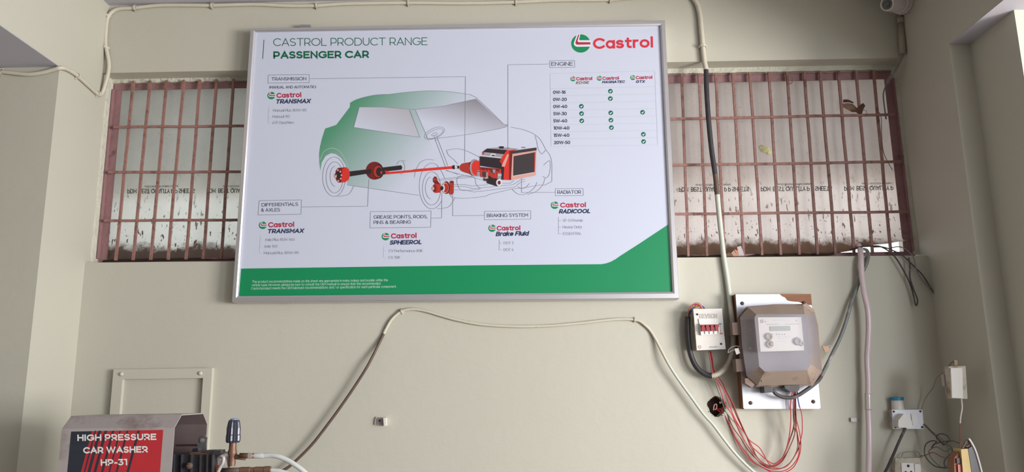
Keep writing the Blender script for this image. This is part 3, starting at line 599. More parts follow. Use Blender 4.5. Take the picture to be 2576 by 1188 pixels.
for a, b in (((712,436), (1632,414)), ((713,570), (1636,552)), ((714,634), (1638,616)), ((715,696), (1640,680)), ((716,762), (1645,744)), ((717,826), (1648,810)), ((718,888), (1650,874)), ((719,950), (1652,937)), ((720,1014), (1655,1000)), ((721,1078), (1658,1064)), ((712,436), (721,1078)), ((1632,414), (1658,1064))):
    pr.line(D4([a, b]), .7, 'p_pale')
pr.done('grade_table', panel)
for x, y in ((1535.5,229.5), (1535.5,248), (1462.5,267.5), (1463,285.8), (1463.5,304), (1536.5,284), (1537,302.3), (1538,321), (1616.5,282.5), (1618.5,338), (1619,356.2)):
    q = Print(YPN); q.disc(x, y, 5.9, 5.7, 'p_tick', 1); q.line([(x-2.8, y+.2), (x-.8, y+2.2), (x+3, y-1.8)], 1.5, 'p_white', 2); q.done('check_mark', panel)
# cutaway car drawing
A = lambda pts: zz(pts, 780, 220, 3.711)
B = lambda pts: zz(pts, 1040, 300, 4.95)
G0 = P(*A([(300, 300)])[0], YPN); G1 = P(*A([(1080, 900)])[0], YPN)
M['cargreen'] = gradmat('car_green_fade', (.075, .265, .155), BOARDC, G0, G1, .0, .86)
M['glass1'] = gradmat('glass_fade_rear', (.40, .385, .43), BOARDC, P(*A([(800, 190)])[0], YPN), P(*A([(640, 440)])[0], YPN), -.2, 1.1)
M['glass2'] = gradmat('glass_fade_front', (.25, .235, .27), BOARDC, P(1190, 252, YPN), P(1160, 335, YPN), 0, 1.0)
pr = Print(YPN)
body = A([(375,145), (430,115), (520,88), (600,72), (690,65), (740,64), (850,50), (1000,37), (1120,31), (1240,35), (1336,43)]) + [(1170, 236.5), (1198, 245.5), (1196, 249), (1140, 261), (1045.5, 275.5)] + A([(1110, 490), (1150, 560), (1150, 1000), (1020,1008), (345,912), (355,800), (330,720), (290,660), (240,622), (195,615), (145,640), (110,700), (95,780), (86,700), (84,620), (92,560), (110,480), (140,385), (245,350), (370,185)])
pr.poly(body, 'cargreen', 1)
pr.poly(A([(460,183), (690,183), (920,203), (1025,466), (700,418), (408,372)]), 'glass1', 2)
ws = [(1045.4,275.8), (1120,266), (1198,249)] + B([(1125,65), (1170,75), (1150,100), (1060,125), (640,195), (180,250)])
pr.poly(ws, 'glass2', 2)
pr.poly([(1045.4, 275.8)]+A([(930, 205), (1025, 466), (1100, 470)]), 'cargreen', 2)
ln = lambda pts, s=0, w=.9, m_='p_line', closed=False: pr.line(pts, w, m_, 4, smooth=s, closed=closed)
ln(A([(375,145), (430,115), (520,88), (600,72), (690,65), (740,64), (850,50), (1000,37), (1120,31), (1240,35), (1336,43)])+[(1170, 236.5), (1198, 245.5), (1267, 312)], 2)
ln(A([(460,183), (690,183), (920,203), (985,207)])+[(1120, 266), (1197, 249)], 0); ln(A([(460,183), (408,372)])); ln(A([(408,372), (700,418), (1025,466)])); ln(A([(1025,466), (930,213)])); ln(A([(985,213), (1100,480)]))
ln(B([(1125,65), (1165,68), (1168,78), (1100,112), (640,195), (180,250)]), 3)
ln(A([(93,680), (130,600), (205,567), (280,600), (330,680), (355,745)]), 5, .8, 'p_mint')
ln(A([(350,912), (1020,1008)]))
for c in ((225,834,107,184), (230,840,80,145)): ln(A(pr.ell(*c)), 0)
ln(A(pr.ell(238, 830, 50, 95, 0, 95, 265)), 0); ln(A([(255,1018), (320,1010), (360,998), (390,960), (408,918)]), 4)
ln(A([(810,720), (825,695), (850,685), (895,684)]), 3); ln(A(pr.ell(850, 747, 34, 62, 0, -80, 110)), 0)
ln(B(pr.ell(232, 832, 158, 285, 0, 40, 300)), 0); ln(B(pr.ell(228, 862, 115, 208)), 0); ln(B(pr.ell(225, 857, 75, 138, 0, 95, 265)), 0)
ln(B([(10,725), (30,640), (80,545), (170,500), (258,510)]), 5); ln(B([(298,1118), (380,1108), (440,1090), (490,1030), (520,975)]), 4); ln(B([(300,585), (350,650), (395,745)]), 3)
ln(B(pr.ell(262, 175, 134, 62, -24)), 0); ln(B(pr.ell(266, 180, 112, 45, -24)), 0); ln(B(pr.ell(262, 188, 36, 16, -20)), 0)
for s_ in ([(255,195), (275,262), (400,590)], [(290,200), (305,252), (430,580)], [(275,262), (305,252)], [(310,748), (520,725), (750,705)], [(310,765), (520,742), (720,725)], [(405,640), (640,700), (860,755)], [(410,635), (560,690)]): ln(B(s_))
ln(B([(1215,100), (1330,120), (1430,150), (1510,190), (1570,240), (1610,300), (1650,380), (1690,430), (1715,490), (1725,560), (1725,775)]), 3)
ln(B([(1725,775), (1640,820), (1570,820), (1400,850), (1225,870), (950,935), (900,960), (760,978), (600,985), (480,975), (455,940)]))
ln(B([(1515,205), (1540,290), (1555,370), (1600,435), (1645,385)]), 2); ln(B([(1620,575), (1695,515), (1705,600), (1690,690), (1655,730), (1610,712)]), 3)
ln(B([(505,815), (650,815), (730,832), (930,815)])); ln(B([(505,838), (645,838), (740,865), (900,850), (1240,815), (1330,760), (1390,748)])); ln(B([(505,880), (640,882), (760,908), (1260,845), (1330,790), (1390,772)]))
ln(B([(410,388), (545,367), (660,395), (760,440), (850,490), (868,510), (850,545), (820,560)]), 4); ln(B([(410,388), (440,450), (500,500), (555,560)]), 3)
ln(B([(545,800), (545,740), (575,712), (640,700), (730,715), (768,735), (775,790), (800,835), (830,870), (650,888), (600,885), (565,850), (545,800)]), 3)
ln(B([(1100,800), (1215,795), (1250,765)])); ln(B([(1225,870), (1290,925), (1360,940), (1440,910), (1510,850), (1540,785)]), 4); ln(B([(1300,840), (1350,865), (1400,850), (1445,800)]), 4); ln(B([(1420,940), (1530,900), (1610,820), (1640,735)]), 4)
for s_ in ([(778,198), (1171,193), (1169,408)], [(1383,161), (1278,163), (1278,372)], [(1397,484), (1312,484.5), (1312,440)], [(759,521), (925,519), (928,450)], [(1084,549), (1111,548.5), (1112,485)], [(1218,542), (1139,543), (1139,478)]):
    for a, b in zip(s_[:-1], s_[1:]): ln([a, b], 0, .9)
pr.done('car_outline_drawing', panel)
pr = Print(YPN-.0010, .00012)
def pb(pts, m_, lay=1, f=B, sm=0): pr.poly(f(pts), m_, lay, sm)
# rear hub, axle, differential, propeller shaft
pb([(365,785), (560,762), (850,727), (862,745), (855,768), (560,802), (368,832)], 'e_black', 1, A)
pb([(300,748), (335,745), (362,765), (373,810), (362,860), (330,885), (290,888), (300,820)], 'e_red', 2, A); pb([(262,752), (320,746), (300,820), (300,888), (262,888), (243,860), (240,780)], 'e_dkred', 2, A)
pr.disc(*A([(262,820)])[0], 8, 9, 'e_black', 3); pr.disc(*A([(238,825)])[0], 3.5, 6, 'e_pink', 3)
for q in ((260,773), (283,787), (293,820), (287,852), (264,874)): pr.disc(*A([q])[0], 2.2, 2.4, 'e_pink', 4)
pr.disc(*A([(603,778)])[0], 22, 22.5, 'e_dkred', 3); pr.disc(*A([(638,785)])[0], 13.5, 18, 'e_black', 4); pr.disc(*A([(634,785)])[0], 11, 15, 'e_mid', 5); pr.disc(*A([(646,788)])[0], 8, 11, 'e_black', 6)
pb([(525,775), (560,760), (575,770), (572,800), (545,815), (525,805)], 'e_black', 7, A)
pb([(655,785), (700,778), (735,778), (735,790), (1336,737), (1336,758), (715,812), (660,808)], 'e_red', 8, A)
pr.disc(*A([(688,797)])[0], 4.5, 4.5, 'e_black', 9)
pb([(0,625), (490,584), (490,618), (0,655)], 'e_red', 8)
pr.disc(*B([(503,598)])[0], 4.5, 5, 'e_black', 9); pb([(515,568), (545,572), (575,580), (575,612), (545,618), (515,620)], 'e_light', 9); pb([(528,575), (548,598), (530,618), (555,612), (560,598), (552,580)], 'e_mid', 10); pr.disc(*B([(562,598)])[0], 2.3, 4, 'e_black', 11)
# gearbox
pb([(575,590), (600,560), (640,545), (740,530), (760,520), (760,700), (700,680), (610,650), (580,620)], 'e_mid', 9, sm=2); pb([(690,540), (735,530), (740,680), (700,672)], 'e_dkred', 10)
pr.disc(*B([(768,605)])[0], 13.5, 21.5, 'e_grey', 11); pr.disc(*B([(778,607)])[0], 11, 19, 'e_red', 12); pb([(775,525), (830,515), (830,610), (800,700), (775,690)], 'e_red', 12)
# engine block and radiator
pb([(925,365), (1090,348), (1310,368), (1235,395), (1160,388)], 'e_grey', 12); pb([(862,408), (920,366), (1165,384), (1135,440)], 'e_black', 13); pb([(862,412), (885,405), (875,448), (862,440)], 'e_crim' if False else 'e_red', 14)
pb([(888,410), (1135,438), (1112,474), (870,446)], 'e_grey', 14); pb([(975,425), (1025,428), (1015,462), (950,455)], 'e_light', 15); pb([(985,443), (1015,446), (1010,460), (965,455)], 'e_black', 16)
pb([(830,462), (1090,490), (1075,535), (1100,560), (1100,620), (960,600), (825,578)], 'e_black', 15)
pb([(820,455), (1135,490), (1130,478), (840,452)], 'e_light', 16)
pb([(1090,490), (1165,385), (1200,388), (1312,368), (1225,400), (1215,758), (1120,755), (1095,610), (1105,560), (1075,530)], 'e_red', 16); pb([(1195,395), (1232,395), (1222,755), (1190,752)], 'e_dkred', 17)
pb([(1168,435), (1190,440), (1138,592), (1096,585)], 'e_pink', 18)
pb([(1075,505), (1110,500), (1108,535), (1075,540)], 'e_mid', 17)
pb([(815,592), (1095,620), (1092,690), (1060,735), (930,745), (830,705)], 'e_mid', 16); pb([(840,600), (1090,625), (1088,650), (830,630)], 'e_dkred', 17)
for a in (848, 895, 935, 975, 1020, 1080): pb([(a-6,625), (a+6,627), (a+6,725), (a-6,722)], 'e_red', 18)
pb([(858,655), (925,660), (920,725), (860,712)], 'e_char', 19); pb([(905,660), (928,662), (925,725), (905,720)], 'e_grey', 20); pb([(965,628), (1015,630), (1010,670), (965,668)], 'e_char', 19); pb([(988,625), (1018,628), (1015,668), (990,665)], 'e_grey', 20)
pb([(795,635), (828,637), (828,712), (790,710)], 'e_grey', 19); pb([(797,645), (828,647), (828,655), (797,653)], 'e_black', 20); pb([(1052,672), (1097,675), (1093,740), (1045,735)], 'e_grey', 19); pb([(1052,690), (1097,692), (1097,702), (1052,700)], 'e_light', 20)
pb([(920,740), (940,700), (990,735), (1062,740), (1062,835), (1025,830), (918,795)], 'e_black', 20); pb([(875,735), (925,715), (930,745), (915,770), (878,768)], 'e_char', 20); pb([(878,733), (925,718), (935,735), (895,742)], 'e_pink', 21)
pb([(1095,590), (1130,600), (1122,755), (1098,750)], 'e_black', 17)
pr.disc(*B([(1068,790)])[0], 7.6, 9.4, 'e_light', 22); pr.disc(*B([(1068,790)])[0], 3.8, 4.8, 'e_dkred', 23)
pb([(1225,395), (1535,353), (1533,388), (1230,432)], 'e_char', 17); pb([(1232,435), (1533,388), (1523,700), (1215,760)], 'e_pink', 18); pb([(1243,465), (1518,413), (1512,665), (1235,712)], 'e_light', 19); pb([(1246,462), (1520,410), (1510,658), (1240,705)], 'e_char', 20); pb([(1506,412), (1520,410), (1511,660), (1502,662)], 'e_mid', 21)
pb([(1070,338), (1125,338), (1125,366), (1070,366)], 'e_black', 16); pb([(1350,347), (1395,347), (1395,355), (1350,355)], 'e_dkred', 16)
pr.line(B(pr.ell(1180, 362, 11, 8)), 1, 'p_line', 18)
# front brake and hub
pb([(245,735), (258,730), (258,715), (288,715), (288,730), (300,738), (300,765), (335,810), (335,860), (300,840), (245,775)], 'e_dkred', 5)
pb([(248,735), (298,738), (298,765), (248,765)], 'e_mid', 6); pr.disc(*B([(290,862)])[0], 10, 11.5, 'e_mid', 7)
pb([(262,805), (338,812), (335,915), (262,915), (240,862)], 'e_mid', 7); pr.disc(*B([(262,862)])[0], 4.5, 9, 'e_dkred', 8); pr.disc(*B([(245,863)])[0], 3, 4.5, 'e_pink', 9)
for a in (815, 833, 851, 869, 887, 904): pb([(302,a), (335,a), (335,a+8), (302,a+8)], 'e_red', 9)
pb([(335,840), (375,835), (375,885), (335,885)], 'e_black', 8); pr.disc(*B([(412,852)])[0], 8.5, 16, 'e_dkred', 8); pr.disc(*B([(395,855)])[0], 8.5, 13.5, 'e_pink', 9); pr.disc(*B([(402,855)])[0], 6.5, 11.5, 'e_mid', 10); pr.disc(*B([(372,858)])[0], 4, 8, 'e_light', 11); pr.disc(*B([(360,858)])[0], 3, 5, 'e_black', 12)
pb([(455,778), (470,765), (490,765), (505,780), (502,920), (480,940), (450,935), (440,905), (455,880)], 'e_mid', 9); pb([(460,775), (500,778), (500,795), (458,792)], 'e_dkred', 10)
pr.done('engine_drawing', panel)
# ------------------------------------------------------------------ cables and pipes
def V3(L_, Y=D-.01): return [P(q[0], q[1], q[2] if len(q) > 2 else Y) for q in L_]
def cable(name, pts, r, m_, label, cat='cable', group=None, n=6, mi=None, sides=8, parent=None):
    o = tube(name, pts, r, m_, parent, sides, n, mi)
    if parent is None:
        o['label'] = label; o['category'] = cat
        if group: o['group'] = group
        center(o)
    return o
def clip(parent, p, t, r, nrm=(0, -1, 0), m_='cream'):
    p, t, nrm = Vector(p), Vector(t).normalized(), Vector(nrm); s = t.cross(nrm).normalized(); bm = bmesh.new()
    prof = [(-1.9, -.9), (-1.15, -.9), (-1.15, .3), (-.8, 1.0), (0, 1.25), (.8, 1.0), (1.15, .3), (1.15, -.9), (1.9, -.9), (1.9, -.55), (1.45, -.4), (1.4, .45), (.95, 1.3), (0, 1.6), (-.95, 1.3), (-1.4, .45), (-1.45, -.4), (-1.9, -.55)]
    a = [bm.verts.new(p+t*(-.0045)+s*x*r+nrm*y*r) for x, y in prof]; b = [bm.verts.new(p+t*.0045+s*x*r+nrm*y*r) for x, y in prof]
    f1 = bm.faces.new(a); f2 = bm.faces.new(b[::-1]); n = len(a)
    for i in range(n): bm.faces.new((a[i], b[i], b[(i+1) % n], a[(i+1) % n]))
    bmesh.ops.triangulate(bm, faces=[f1, f2]); fin(bm, 'cable_clip', m_, parent)
r = .0082
side = [PX(x, y, XL+.009) for x, y in ((172, 176), (195, 191), (225, 218), (247, 237))]
pts = V3([(-25, 178), (0, 180), (35, 184), (70, 187), (105, 183), (132, 176)], YP-.010) + [P(151, 171, YP-.006)+Vector((.004, 0, 0))] + side
pts += [P(256, 236, D-.012), P(264, 215, D-.011)] + V3([(272, 185), (274, 160), (269, 130), (265, 108), (267, 70), (271, 45), (282, 30), (300, 22), (340, 19.5), (400, 13.5), (478, 13), (534, 13.5), (640, 11), (722, 14.5), (797, 14), (866, 9.5), (1021, 7), (1137, 8), (1215, 7.5), (1299, 5), (1400, .5), (1478, 0), (1536, -1), (1600, -6), (1680, -12), (1740, -14)], D-.0095)
top = cable('conduit_cable', pts, r, 'cream', 'cream cable clipped along the wall top and down the left corner beside the left window')
for px, py, tx in ((340, 19.5, 1), (534, 14, 1), (797, 14, 1), (1028, 7, 1), (1299, 5, 1), (1536, -1, 1)): clip(top, P(px, py, D-.0095), (1, 0, 0), r)
for px, py in ((269, 40), (265, 120)): clip(top, P(px, py, D-.0095), (0, 0, 1), r)
clip(top, PX(195, 191, XL+.009), side[2]-side[1], r, (1, 0, 0)); clip(top, PX(246, 236, XL+.009), side[3]-side[2], r, (1, 0, 0)); clip(top, P(2, 180, YP-.010), (1, 0, 0), r)
L_ = [(1728,-20), (1750,4), (1760,34), (1764,74), (1768,118), (1772,155), (1776,176), (1777,215), (1780,270), (1785,330), (1791,385), (1797,425), (1801,455), (1806,510), (1812,570), (1818,625), (1822,655), (1829,700), (1835,745), (1841,795), (1845,845), (1841,893), (1826,925), (1802,943), (1779,944), (1753,925), (1737,890), (1730,840), (1730,797)]
Ys = [D-.012]*18 + [D-.016, D-.03, D-.04, D-.04, D-.04, D-.045, D-.04, D-.035, D-.03, D-.03, D-.03]
def vmi(t):
    i = t*(len(L_)-1); return 0 if i < 6 else 1 if i < 11.4 else 2 if i < 12.6 else 3 if i < 18.5 else 4 if i < 23.4 else 1
vc = cable('service_cable', [P(x, y, q) for (x, y), q in zip(L_, Ys)], .0108, ['cream', 'black', 'browncab', 'cream2', 'greycab2' if 'greycab2' in M else 'cream'], 'thick cable dropping right of the sign, black midway, looping up beside the breaker box', mi=vmi)
clip(vc, P(1768, 117, D-.012), (0, 0, 1), .0108)
sw = [(690,1200), (705,1188), (733,1170), (783,1121), (824,1069), (857,1024), (894,970), (927,917), (960,851), (972,826), (987,802), (1011,783), (1038,778), (1071,783), (1112,795), (1153,806), (1215,817), (1297,821.5), (1380,820), (1462,813), (1544,804), (1598,805), (1622,818), (1643,843), (1680,913), (1709,958), (1740,1001), (1769,1041), (1794,1069), (1817,1100), (1846,1137), (1874,1167), (1899,1190), (1930,1222)]
sd = [D-.03 if (i < 8 or i > 23) else D-.007 for i in range(len(sw))]
def smi(t): i = t*(len(sw)-1); return 0 if i < 8.3 else 1 if i < 24 else 2
sc = cable('hanging_cable', [P(x, y, q) for (x, y), q in zip(sw, sd)], .0058, ['browncab', 'cream', 'cream2'], 'thin cream cable pinned twice under the sign, drooping away to both lower sides', mi=smi)
clip(sc, P(1011, 783, D-.007), (1, 0, .6), .0058); clip(sc, P(1598, 805, D-.007), (1, 0, -.2), .0058)
# pink hose and grey cable leaving the right window over its sill
hs = [(2160,616,YSH-.01), (2164,630,D+.02), (2166,650,D-.025), (2168,694,D-.035), (2175,742,D-.05), (2182.5,775,D-.055), (2185.5,815,D-.055), (2184,860,D-.05), (2181.5,905,D-.045), (2184,957,D-.045), (2183.7,1004,D-.045), (2185,1045,D-.045), (2186.6,1104,D-.05), (2185.5,1190,D-.05), (2185,1260,D-.05)]
M['pinkhose'] = mat('pink_milky_hose', (.64, .52, .55), .25, var=.08, vscale=18, spec=.6)
M['clearhose'] = mat('clear_joint', (.55, .50, .47), .12, spec=.9)
hose = cable('water_hose', V3(hs), .0108, 'pinkhose', 'milky pink plastic hose hanging from the right window sill straight down the wall', 'hose', sides=14)
tube('hose_joint', V3([(2183.6,990,D-.045), (2184,1010,D-.045), (2184.6,1032,D-.045)]), .0128, 'clearhose', hose, sides=14)
gc = [(2168,627,YSH-.012), (2180,630,D+.03), (2184,640,D+.004), (2183,652,D-.012), (2178,668,D-.02), (2165,695,D-.02), (2154,729,D-.02), (2141,764,D-.025), (2128,810,D-.03), (2113,851,D-.035), (2097,884,D-.045), (2083,913,D-.06), (2066,947,D-.08), (2054,962,D-.09), (2028,982,D-.10), (1999,999,D-.10), (1973,1000,D-.10), (1953,992,D-.10), (1944,981,D-.10)]
def gmi(t): i = t*(len(gc)-1); return 0 if i < 11.9 else 1
cable('supply_cable', V3(gc), .0072, ['greycab', 'dustblack'], 'grey cable slanting from the right sill to the meter, black where it curves under', mi=gmi, sides=10)
LW = 'loose black wire drooping from the right end of the window sill'
w1 = [(2140,628,YW-.01), (2160,622,D+.03), (2184,620,D+.01), (2213,620,D-.01), (2241,636,D-.02), (2259,657,D-.025), (2279,692,D-.025), (2290,716,D-.025), (2298,744,D-.025), (2304,769,D-.025), (2308,755,D-.03), (2297,725,D-.032), (2289,698,D-.03), (2289,672,D-.03), (2286,648,D-.03)]
cable('loose_wire', V3(w1), .003, 'dustblack', 'black wire drooping off the right window sill, doubled back in a narrow hairpin', 'wire')
cable('loose_wire', V3([(2195,622,YW-.01), (2222,622,D+.0), (2252,633,D-.012), (2274,646,D-.015), (2301,672,D-.015), (2322,694,D-.015), (2344,729,D-.012), (2351,740,D-.01)]), .0026, 'dustblack', 'black wire drooping straight from the right window sill down to the room corner', 'wire')
cable('loose_wire', V3([(2240,624,YW-.01), (2263,621,D), (2283,631,D-.02), (2298,648,D-.03), (2303,670,D-.03), (2309,688,D-.025), (2320,705,D-.02), (2336,723,D-.016), (2349,738,D-.012)]), .0024, 'greycab', 'thin grey wire bowing out over the corner of the window sill', 'wire')
# ------------------------------------------------------------------ security camera with its conduit
cc = P(2285, 4, D)
cctv = thing('security_camera', 'white dome security camera in the upper right corner, its round lens turned to the left', 'camera', cc)
lathe('base', cc, (0, -1, 0), [(0, .052), (.02, .056), (.035, .054), (.045, .045)], 'camwhite', cctv, 28)
b0 = P(2280, 4, D-.075); ax = (P(2231, 10, D-.155)-b0).normalized()
bm = bmesh.new(); bmesh.ops.create_uvsphere(bm, u_segments=28, v_segments=18, radius=.054, matrix=Matrix.Translation(b0)); fin(bm, 'housing', 'camwhite', cctv, smooth=True)
ll = (P(2231, 10, D-.155)-b0).length
brl = lathe('barrel', b0, ax, [(.02, .051), (.045, .049), (.047, .046), (.066, .044), (.068, .040), (ll-.012, .031), (ll, .0285), (ll+.001, .024), (ll-.008, .022)], 'camwhite', cctv, 28)
lathe('lens', b0+ax*(ll-.0075), ax, [(0, .0215), (.002, .0215), (.0025, .012), (.005, .0105), (.006, .004)], 'lens', brl, 24)
pp = thing('camera_conduit', 'short painted plastic pipe standing in the corner below the security camera', 'pipe', P(2271, 136, D-.03))
cyl('pipe', P(2266, 50, D-.025), P(2271, 136, D-.025), .0135, 'pvc', pp); cyl('coupling', P(2265, 42, D-.025), P(2266, 58, D-.025), .0155, 'pvc', pp)
fl = cable('camera_lead', V3([(2269,120,D-.025), (2270,138,D-.025), (2266,152,D-.02), (2258,166,D-.01), (2245,188,D+.02), (2233,206,YW-.05), (2226,222,YW-.04), (2222,238,YW-.03), (2224,262,YW-.012), (2229,300,YW-.008)]), .0032, 'greycab', 'thin camera lead with a coiled spring sleeve in the top right corner of the window', 'wire')
a, b = P(2258, 166, D-.012), P(2232, 208, YW-.05); t_ = (b-a); u_ = t_.orthogonal().normalized(); v_ = t_.normalized().cross(u_); co = []
for i in range(14*10+1): q = i/140; an = i*2*math.pi/10; co.append(a+t_*q+(u_*math.cos(an)+v_*math.sin(an))*.0068)
tube('spring_sleeve', co, .0014, 'dull', fl, sides=5, raw=True)
# ------------------------------------------------------------------ breaker box
YB_ = D-.07; Q = lambda pts: zz(pts, 1700, 740, 3.96)
mb = thing('breaker_box', 'small white metal breaker box with four red levers, left of the electricity meter', 'switch box', P(1785, 881, D))
prism('body', Q([(178,153), (457,148), (494,548), (213,559)]), YB_+.004, D, 'dirtywhite', mb, bevel=.001)
prism('cover', Q([(175,150), (460,145), (497,550), (210,562)]), YB_, YB_+.004, 'white', mb, bevel=.001)
prism('breaker_surround', Q([(228,249), (416,245), (437,402), (249,412)]), YB_-.004, YB_, 'cleanwhite', mb, bevel=.0008)
br = prism('breaker', Q([(241,296), (426,291), (436,398), (252,407)]), YB_-.012, YB_-.004, 'cleanwhite', mb, bevel=.0008)
prism('red_band', Q([(245,306), (428,301), (432,330), (249,335)]), YB_-.0135, YB_-.012, 'mcbred', br)
for i in range(4):
    x = 252+i*45; y = 332-i*1.2
    prism('lever', Q([(x+5,y-20), (x+33,y-21), (x+36,y+38), (x+9,y+39)]), YB_-.022, YB_-.012, 'mcbred', mb, bevel=.001)
    prism('lever_divider', Q([(x+38,y), (x+44,y), (x+47,y+66), (x+41,y+66)]), YB_-.016, YB_-.012, 'cleanwhite', br)
for q in ((215,203), (452,497)): screw(*Q([q])[0], YB_, .0042, mb)
pr = Print(YB_); pr.text('DEVSON', *Q([(238,243)])[0], *Q([(412,240)])[0], 11.5, 'silver', bold=.03); pr.done('maker_lettering', mb); pr = Print(YB_)
pr.poly(Q([(318,517), (430,513), (432,539), (320,543)]), 'cleanwhite', 1); pr.text('ADGARJ 1', *Q([(330,538)])[0], *Q([(428,535)])[0], 4.6, 'graphite', bold=.02); pr.done('name_label', mb); pr = Print(YB_)
pr.disc(*Q([(237,528)])[0], 4, 4, 'mcbred', 1); pr.disc(*Q([(237,528)])[0], 2.9, 2.9, 'cleanwhite', 2); pr.line(Q([(229,522), (245,534)]), 1, 'mcbred', 3); pr.done('round_mark', mb); pr = Print(YB_)
pr.poly(Q([(428,291), (456,290), (457,305), (429,306)]), 'teal', 1); pr.text('ON', *Q([(433,303)])[0], *Q([(451,302)])[0], 2.6, 'cleanwhite'); pr.done('switch_mark', mb); pr = Print(YB_); pr.poly(Q([(433,386), (466,385), (467,400), (434,401)]), 'p_crimson', 1); pr.text('OFF', *Q([(437,398)])[0], *Q([(462,397)])[0], 2.6, 'cleanwhite')
pr.line(Q([(443,310), (444,340)]), .9, 'teal'); pr.line(Q([(445,345), (446,380)]), .9, 'p_crimson'); pr.done('switch_mark', mb)
for i, (m_, dx, h) in enumerate((('pinkwire', 0, 0), ('bluewire', 5, 3), ('redwire', -3, 2), ('bluewire', 9, 7), ('yelwire', -6, 8), ('pinkwire', 2, -2))):
    tube('supply_wire', V3([(1731+i*.6, 806-i, D-.03), (1731+dx*.3, 788+h, D-.034), (1738+dx*.5, 772+h*.7, D-.036), (1750+dx, 764+h*.8, D-.038), (1761+dx*.9, 768+h*.6, D-.04), (1768+dx*.6, 779, D-.04)]), .0022, m_, mb, sides=6)
# ------------------------------------------------------------------ meter board and meter
Z4 = lambda pts: zz(pts, 1680, 700, 2.435)
YM = D-.058
bd = thing('meter_board', 'brown block board faced with torn white laminate, fixed to the wall behind the electricity meter', 'board', P(1960, 1030, D))
BQ = Z4([(414,98), (877,97), (938,803), (465,803)]); prism('backing_board', BQ, YM, D, 'wood', bd, bevel=.001)
prism('laminate_sheet', Z4([(415,99), (685,98), (700,112), (716,118), (733,138), (758,143), (800,146), (832,158), (858,164), (882,166), (937,799), (930,802), (470,802), (463,795)]), YM-.0022, YM-.0001, 'lam', bd)
for q in ((456,155), (834,153), (507,765), (891,757)): screw(*Z4([q])[0], YM-.0022, .0075, bd)
YE = D-.062
eb = thing('meter_box', 'dusty translucent brown box with chamfered corners enclosing the electricity meter', 'meter box', P(1965, 975, YE))
M['dustclear'] = mat('dusty_polycarbonate', (.36, .33, .36), .3, var=.12, vscale=12, alpha=.38, dirt=(.42,.30,.24), dscale=7, dlo=.58, dhi=.75)
M['dustbrown'] = mat('brown_dust_cover', (.30, .225, .18), .6, var=.2, vscale=14, alpha=.90, dirt=(.20,.13,.10), dscale=14, dlo=.55, dhi=.7)
M['boxbase'] = mat('meter_box_base', (.20, .19, .225), .6, var=.2, vscale=9)
M['boxrim'] = mat('meter_box_rim', (.22, .15, .125), .65, var=.25, vscale=20)
out4 = Z4([(442,240), (492,180), (660,168), (830,166), (893,212), (912,290), (938,568), (880,652), (550,658), (482,600), (455,420)])
in4 = Q([(783,235), (803,203), (1040,201), (1285,200), (1297,215), (1310,330), (1345,700), (1310,760), (885,772), (832,725), (808,500)])
prism('base', out4, D-.105, YE, 'boxbase', eb, bevel=.002)
bm = bmesh.new(); cO = sum((P(x, y, D-.12) for x, y in out4), Vector())/len(out4)
o1 = [bm.verts.new(P(x, y, D-.1055)) for x, y in out4]; o2 = [bm.verts.new(P(x, y, D-.135)) for x, y in out4]; i1 = [bm.verts.new(P(x, y, D-.19)) for x, y in in4]
n = len(o1)
for i in range(n):
    j = (i+1) % n
    f = bm.faces.new((o1[i], o1[j], o2[j], o2[i])); f.material_index = 1
    f = bm.faces.new((o2[i], o2[j], i1[j], i1[i])); f.material_index = 2 if i in (4, 5, 9, 10) else 1
f = bm.faces.new(i1); f.material_index = 0
M['dustflank'] = mat('dusty_flank', (.34, .30, .31), .35, var=.15, vscale=12, alpha=.55, dirt=(.40,.28,.21), dscale=6, dlo=.5, dhi=.7)
cover = fin(bm, 'cover', ['dustclear', 'dustbrown', 'dustflank'], eb)
bm = bmesh.new()
for i in range(n):
    j = (i+1) % n; a, b = P(*out4[i], D-.107), P(*out4[j], D-.107); ca, cb = (a-cO).normalized()*.006, (b-cO).normalized()*.006
    a2, b2 = a+ca, b+cb; q = [bm.verts.new(v) for v in (a, b, b2, a2)]; q2 = [bm.verts.new(v+Vector((0, .009, 0))) for v in (a, b, b2, a2)]
    bm.faces.new(q); bm.faces.new(q2[::-1])
    for k in range(4): bm.faces.new((q[k], q2[k], q2[(k+1) % 4], q[(k+1) % 4]))
fin(bm, 'rim', 'boxrim', eb)
for pts in (Q([(560,285), (642,281), (648,405), (572,408)]), Q([(597,648), (682,645), (694,770), (607,775)])):
    hg = prism('hinge', pts, D-.118, YE, 'boxrim', eb, bevel=.002)
for pts in (Q([(1262,108), (1300,92), (1382,160), (1352,190)]), Q([(688,842), (730,835), (792,895), (760,932), (692,890)])):
    prism('latch', pts, D-.13, D-.09, 'dustbrown' if pts[0][0] > 1950 else 'boxrim', eb, bevel=.002)
for a, b in ((1120, 1190), (912, 932), (1262, 1290)):
    pass
for q in ((740,360), (740,540), (1352,312), (1403,708), (862,866), (1270,775), (925,790)):
    x, y = Q([q])[0]; Yq = D-.150 if q[0] > 1340 or q[0] < 800 else D-.172
    p = P(x, y, Yq-.004); lathe('moulded_stud', p+Vector((0, .012, 0)), (0, -1, 0), [(0, .003), (.012, .003), (.013, .0015)], 'boxrim', eb, sides=8)
g1 = prism('cable_gland', Q([(880,925), (968,922), (972,980), (885,986)]), D-.125, D-.07, 'dustblack', eb, bevel=.003)
g2 = prism('cable_gland', Q([(1082,912), (1232,905), (1232,950), (1210,975), (1135,972), (1088,940)]), D-.125, D-.07, 'dustblack', eb, bevel=.003)
